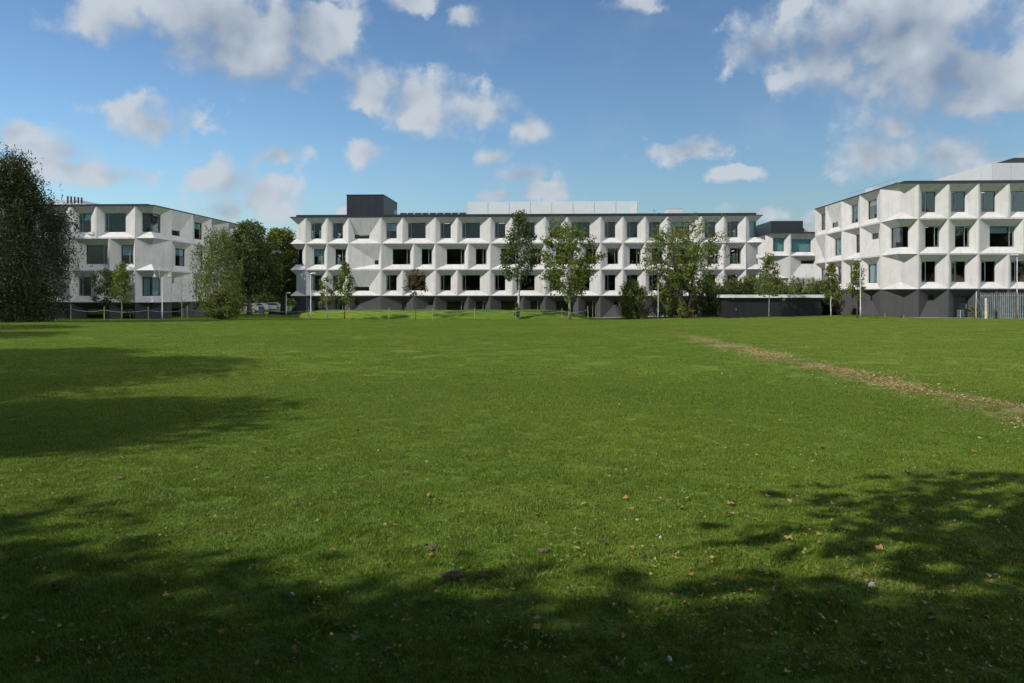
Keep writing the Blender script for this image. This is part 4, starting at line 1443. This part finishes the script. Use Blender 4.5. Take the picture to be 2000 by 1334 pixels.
LITTER = [(simple('leaf_tan', (.25, .175, .08), .75, var=.3, scale=40), 'curled tan brown leaf lying on the lawn', 'tan fallen leaves'),
          (simple('leaf_orange', (.24, .125, .04), .75, var=.3, scale=40), 'orange brown leaf lying on the lawn', 'orange fallen leaves'),
          (simple('leaf_dark', (.06, .045, .026), .8, var=.3, scale=40), 'dark withered brown leaf lying on the lawn', 'withered fallen leaves'),
          (simple('leaf_yellow', (.36, .27, .07), .7, var=.3, scale=40), 'yellowed leaf lying on the lawn', 'yellow fallen leaves')]
def make_leaves():
    meshes = [[fallen_mesh(10 * k + j, 5 if j % 2 else 4, 1.0 + .6 * j, m) for j in range(4)] for k, (m, l, g) in enumerate(LITTER)]
    named = [(237, 900, 1), (458, 936, 2), (40, 1013, 0), (405, 1015, 2), (650, 1079, 1), (752, 1031, 0), (771, 1033, 0), (845, 1075, 2), (1061, 1080, 2), (1052, 1010, 1), (835, 974, 1),
             (840, 1092, 1), (775, 1190, 0), (697, 1256, 0), (434, 1242, 1), (318, 1174, 1), (126, 1243, 0), (1424, 953, 0), (1285, 1052, 0), (1543, 1060, 0), (1572, 1052, 1), (1542, 985, 0),
             (1750, 985, 1), (1747, 994, 1), (1807, 988, 0), (1490, 1125, 3), (1508, 1160, 0), (1465, 1160, 1), (1345, 1130, 1), (1404, 1143, 1), (1455, 1155, 0), (1600, 1050, 0),
             (1862, 1023, 0), (1720, 1078, 0), (1750, 1080, 0), (1808, 1112, 0), (1232, 1000, 1), (1283, 985, 0), (1140, 990, 0), (1330, 997, 0), (1221, 978, 0), (1172, 1064, 2), (1180, 1066, 2),
             (1400, 870, 1), (1240, 920, 0), (1298, 930, 0), (1415, 880, 0), (1605, 880, 3), (1756, 822, 0), (1840, 846, 1), (1912, 860, 0), (1902, 886, 1), (700, 950, 0), (1500, 975, 0), (1550, 918, 1),
             (1585, 905, 0), (1600, 925, 0), (1595, 950, 0), (1425, 990, 1), (1427, 1010, 0), (330, 950, 2), (75, 945, 0), (110, 1155, 2), (730, 840, 2), (700, 845, 2), (933, 776, 2), (950, 778, 2), (270, 700, 2),
             (1780, 1010, 2), (1630, 990, 0), (1850, 930, 0), (1770, 928, 0), (1990, 1110, 1), (1812, 1185, 0), (1935, 1143, 0), (1760, 1235, 0), (1560, 1186, 0), (1050, 1220, 0), (1045, 1235, 0)]
    rs = random.Random(12)
    pts = [(ground_at(a, b), k, rs.uniform(.5, .8)) for (a, b, k) in named]
    tries = 0
    while len(pts) < 285 and tries < 4000:
        tries += 1
        px, py = rs.uniform(20, 1995), 700 + 630 * rs.random() ** .8
        dens = .10 + .9 * sstep(px, 900, 1500) * (1 - .45 * sstep(py, 1150, 1330)) * sstep(py, 720, 900)
        if rs.random() > dens:
            continue
        pts.append((ground_at(px, py), rs.choices((0, 1, 2, 3), (5, 3, 4, 2))[0], rs.uniform(.25, .5)))
    for (p, k, s) in pts:
        m, lab, grp = LITTER[k]
        o = thing('fallen_leaf', lab, 'leaf', (p.x, p.y, p.z + .018), rs.uniform(0, 6.28), grp, meshes[k][rs.randrange(4)])
        o.rotation_euler = (rs.uniform(-.3, .3), rs.uniform(-.3, .3), rs.uniform(0, 6.28))
        o.scale = (s, s * rs.uniform(.6, 1.0), s)
    # crumbs of leaf too small to count
    r2 = np.random.RandomState(8)
    P = []
    for i in range(2600):
        px, py = r2.uniform(0, 2000), 680 + 650 * r2.uniform() ** 1.1
        if r2.uniform() > .25 + .75 * sstep(px, 700, 1500):
            continue
        q = ground_at(px, py)
        P.append((q.x, q.y, q.z + .035))
    me = leaf_mesh('leaf_litter', np.array(P), .03, LEAFCRUMB, r2, flat=.7)
    tag(add('leaf_litter', me), 'tiny crumbs of dry leaf strewn over the lawn', 'litter', kind='stuff')
LEAFCRUMB = leaf_mat('leaf_crumbs', (.16, .10, .05), (.26, .17, .07), (.42, .36, .16), .1)
make_leaves()

def make_weeds():
    """broad-leaved weeds in the turf, and dead straw along the worn line"""
    rs = np.random.RandomState(77)
    P, A = [], []
    for i in range(900):
        px, py = rs.uniform(0, 2000), 720 + 600 * rs.uniform()
        if rs.uniform() > .35 + .65 * sstep(px, 500, 1100):
            continue
        c = ground_at(px, py)
        n = rs.randint(4, 9)
        r = rs.uniform(.02, .05)
        for j in range(n):
            P.append((c.x + rs.normal() * r * .6, c.y + rs.normal() * r * .6, c.z + .026 + rs.uniform(0, .014)))
    me = leaf_mesh('turf_weeds', np.array(P), .03, LEAFWEED, rs, flat=.75)
    tag(add('turf_weeds', me), 'broad leaved weeds and clover scattered through the turf', 'weeds', kind='stuff')
    P = []
    k = 0
    while k < 15000:
        y = 10.5 + 44 * rs.uniform() ** 1.15
        band = math.sin(y * .9) * .25 + math.sin(y * .37 + 1) * .3
        x = 8.5 + band + rs.normal() * (.26 if rs.uniform() < .6 else .75)
        if math.sin(y * 1.7 + math.sin(x * 2.1) * 2) + math.sin(y * .61 + 2) < -.55 or rs.uniform() < sstep(y, 28, 55) or rs.uniform() > sstep(y, 10.5, 15):
            k += 1
            continue
        P.append((x, y, gz(x, y) + .012 + rs.uniform(0, .03)))
        k += 1
    me = leaf_mesh('dead_straw', np.array(P), .042, STRAW, rs, flat=.8)
    tag(add('dead_straw', me), 'dead straw and torn turf along the worn line', 'straw', kind='stuff')
LEAFWEED = leaf_mat('weed_leaves', (.07, .13, .02), (.12, .19, .03), (.24, .26, .07), .25)
STRAW = leaf_mat('dead_straw', (.15, .11, .05), (.32, .245, .115), (.46, .39, .21), .1)
make_weeds()

def make_scraps():
    for k, (px, py, s, lab) in enumerate(((1703, 1153, .032, 'crumpled white paper scrap in the shade of the tree'), (1307, 1297, .022, 'pale grey pebble in the dark foreground turf'), (1290, 1056, .018, 'pale folded paper scrap among tan leaves'),
                                          (1410, 732, .03, 'tiny white paper scrap on sunlit turf before the worn line'), (1545, 698, .035, 'tiny white paper scrap lying on the worn line'), (683, 711, .03, 'tiny white paper scrap on sunlit turf past the tree shadow'), (570, 1168, .02, 'small grey pebble in shaded turf'))):
        rs = random.Random(k)
        p = ground_at(px, py)
        m = MB()
        rows = []
        for j in range(4):
            rows.append([(s * (1 - abs(j - 1.5) * .35) * math.cos(i * 1.047) * rs.uniform(.6, 1.1), s * (1 - abs(j - 1.5) * .35) * math.sin(i * 1.047) * rs.uniform(.6, 1.1), s * .45 * j) for i in range(6)])
        for j in range(3):
            for i in range(6):
                m.face([rows[j][i], rows[j][(i + 1) % 6], rows[j + 1][(i + 1) % 6], rows[j + 1][i]])
        m.face(rows[3])
        thing('paper_scrap' if 'paper' in lab else 'pebble', lab, 'litter' if 'paper' in lab else 'stone', (p.x, p.y, p.z + .01), 0, None, m.mesh('scrap', PAPER))
    clods = [(885, 1132, .09), (865, 1127, .04), (940, 1130, .05), (845, 1076, .05), (1062, 1081, .05), (235, 938, .05), (560, 1170, .04)]
    for k, (px, py, s) in enumerate(clods):
        p = ground_at(px, py)
        rs = random.Random(k + 50)
        m = MB()
        rows = []
        for j, (rr, z) in enumerate(((1.0, 0), (.8, .25), (.35, .36))):
            rows.append([(s * rr * math.cos(i * .5236) * rs.uniform(.7, 1.2), .7 * s * rr * math.sin(i * .5236) * rs.uniform(.7, 1.2), s * z * rs.uniform(.8, 1.2)) for i in range(12)])
        for j in range(2):
            for i in range(12):
                m.face([rows[j][i], rows[j][(i + 1) % 12], rows[j + 1][(i + 1) % 12], rows[j + 1][i]])
        m.face(rows[2])
        thing('soil_clod', 'small brown worm cast of bare soil in the turf', 'soil', (p.x, p.y, p.z + .02), 0, 'clods of bare soil in the turf', m.mesh('soil_clod', SOIL))
make_scraps()
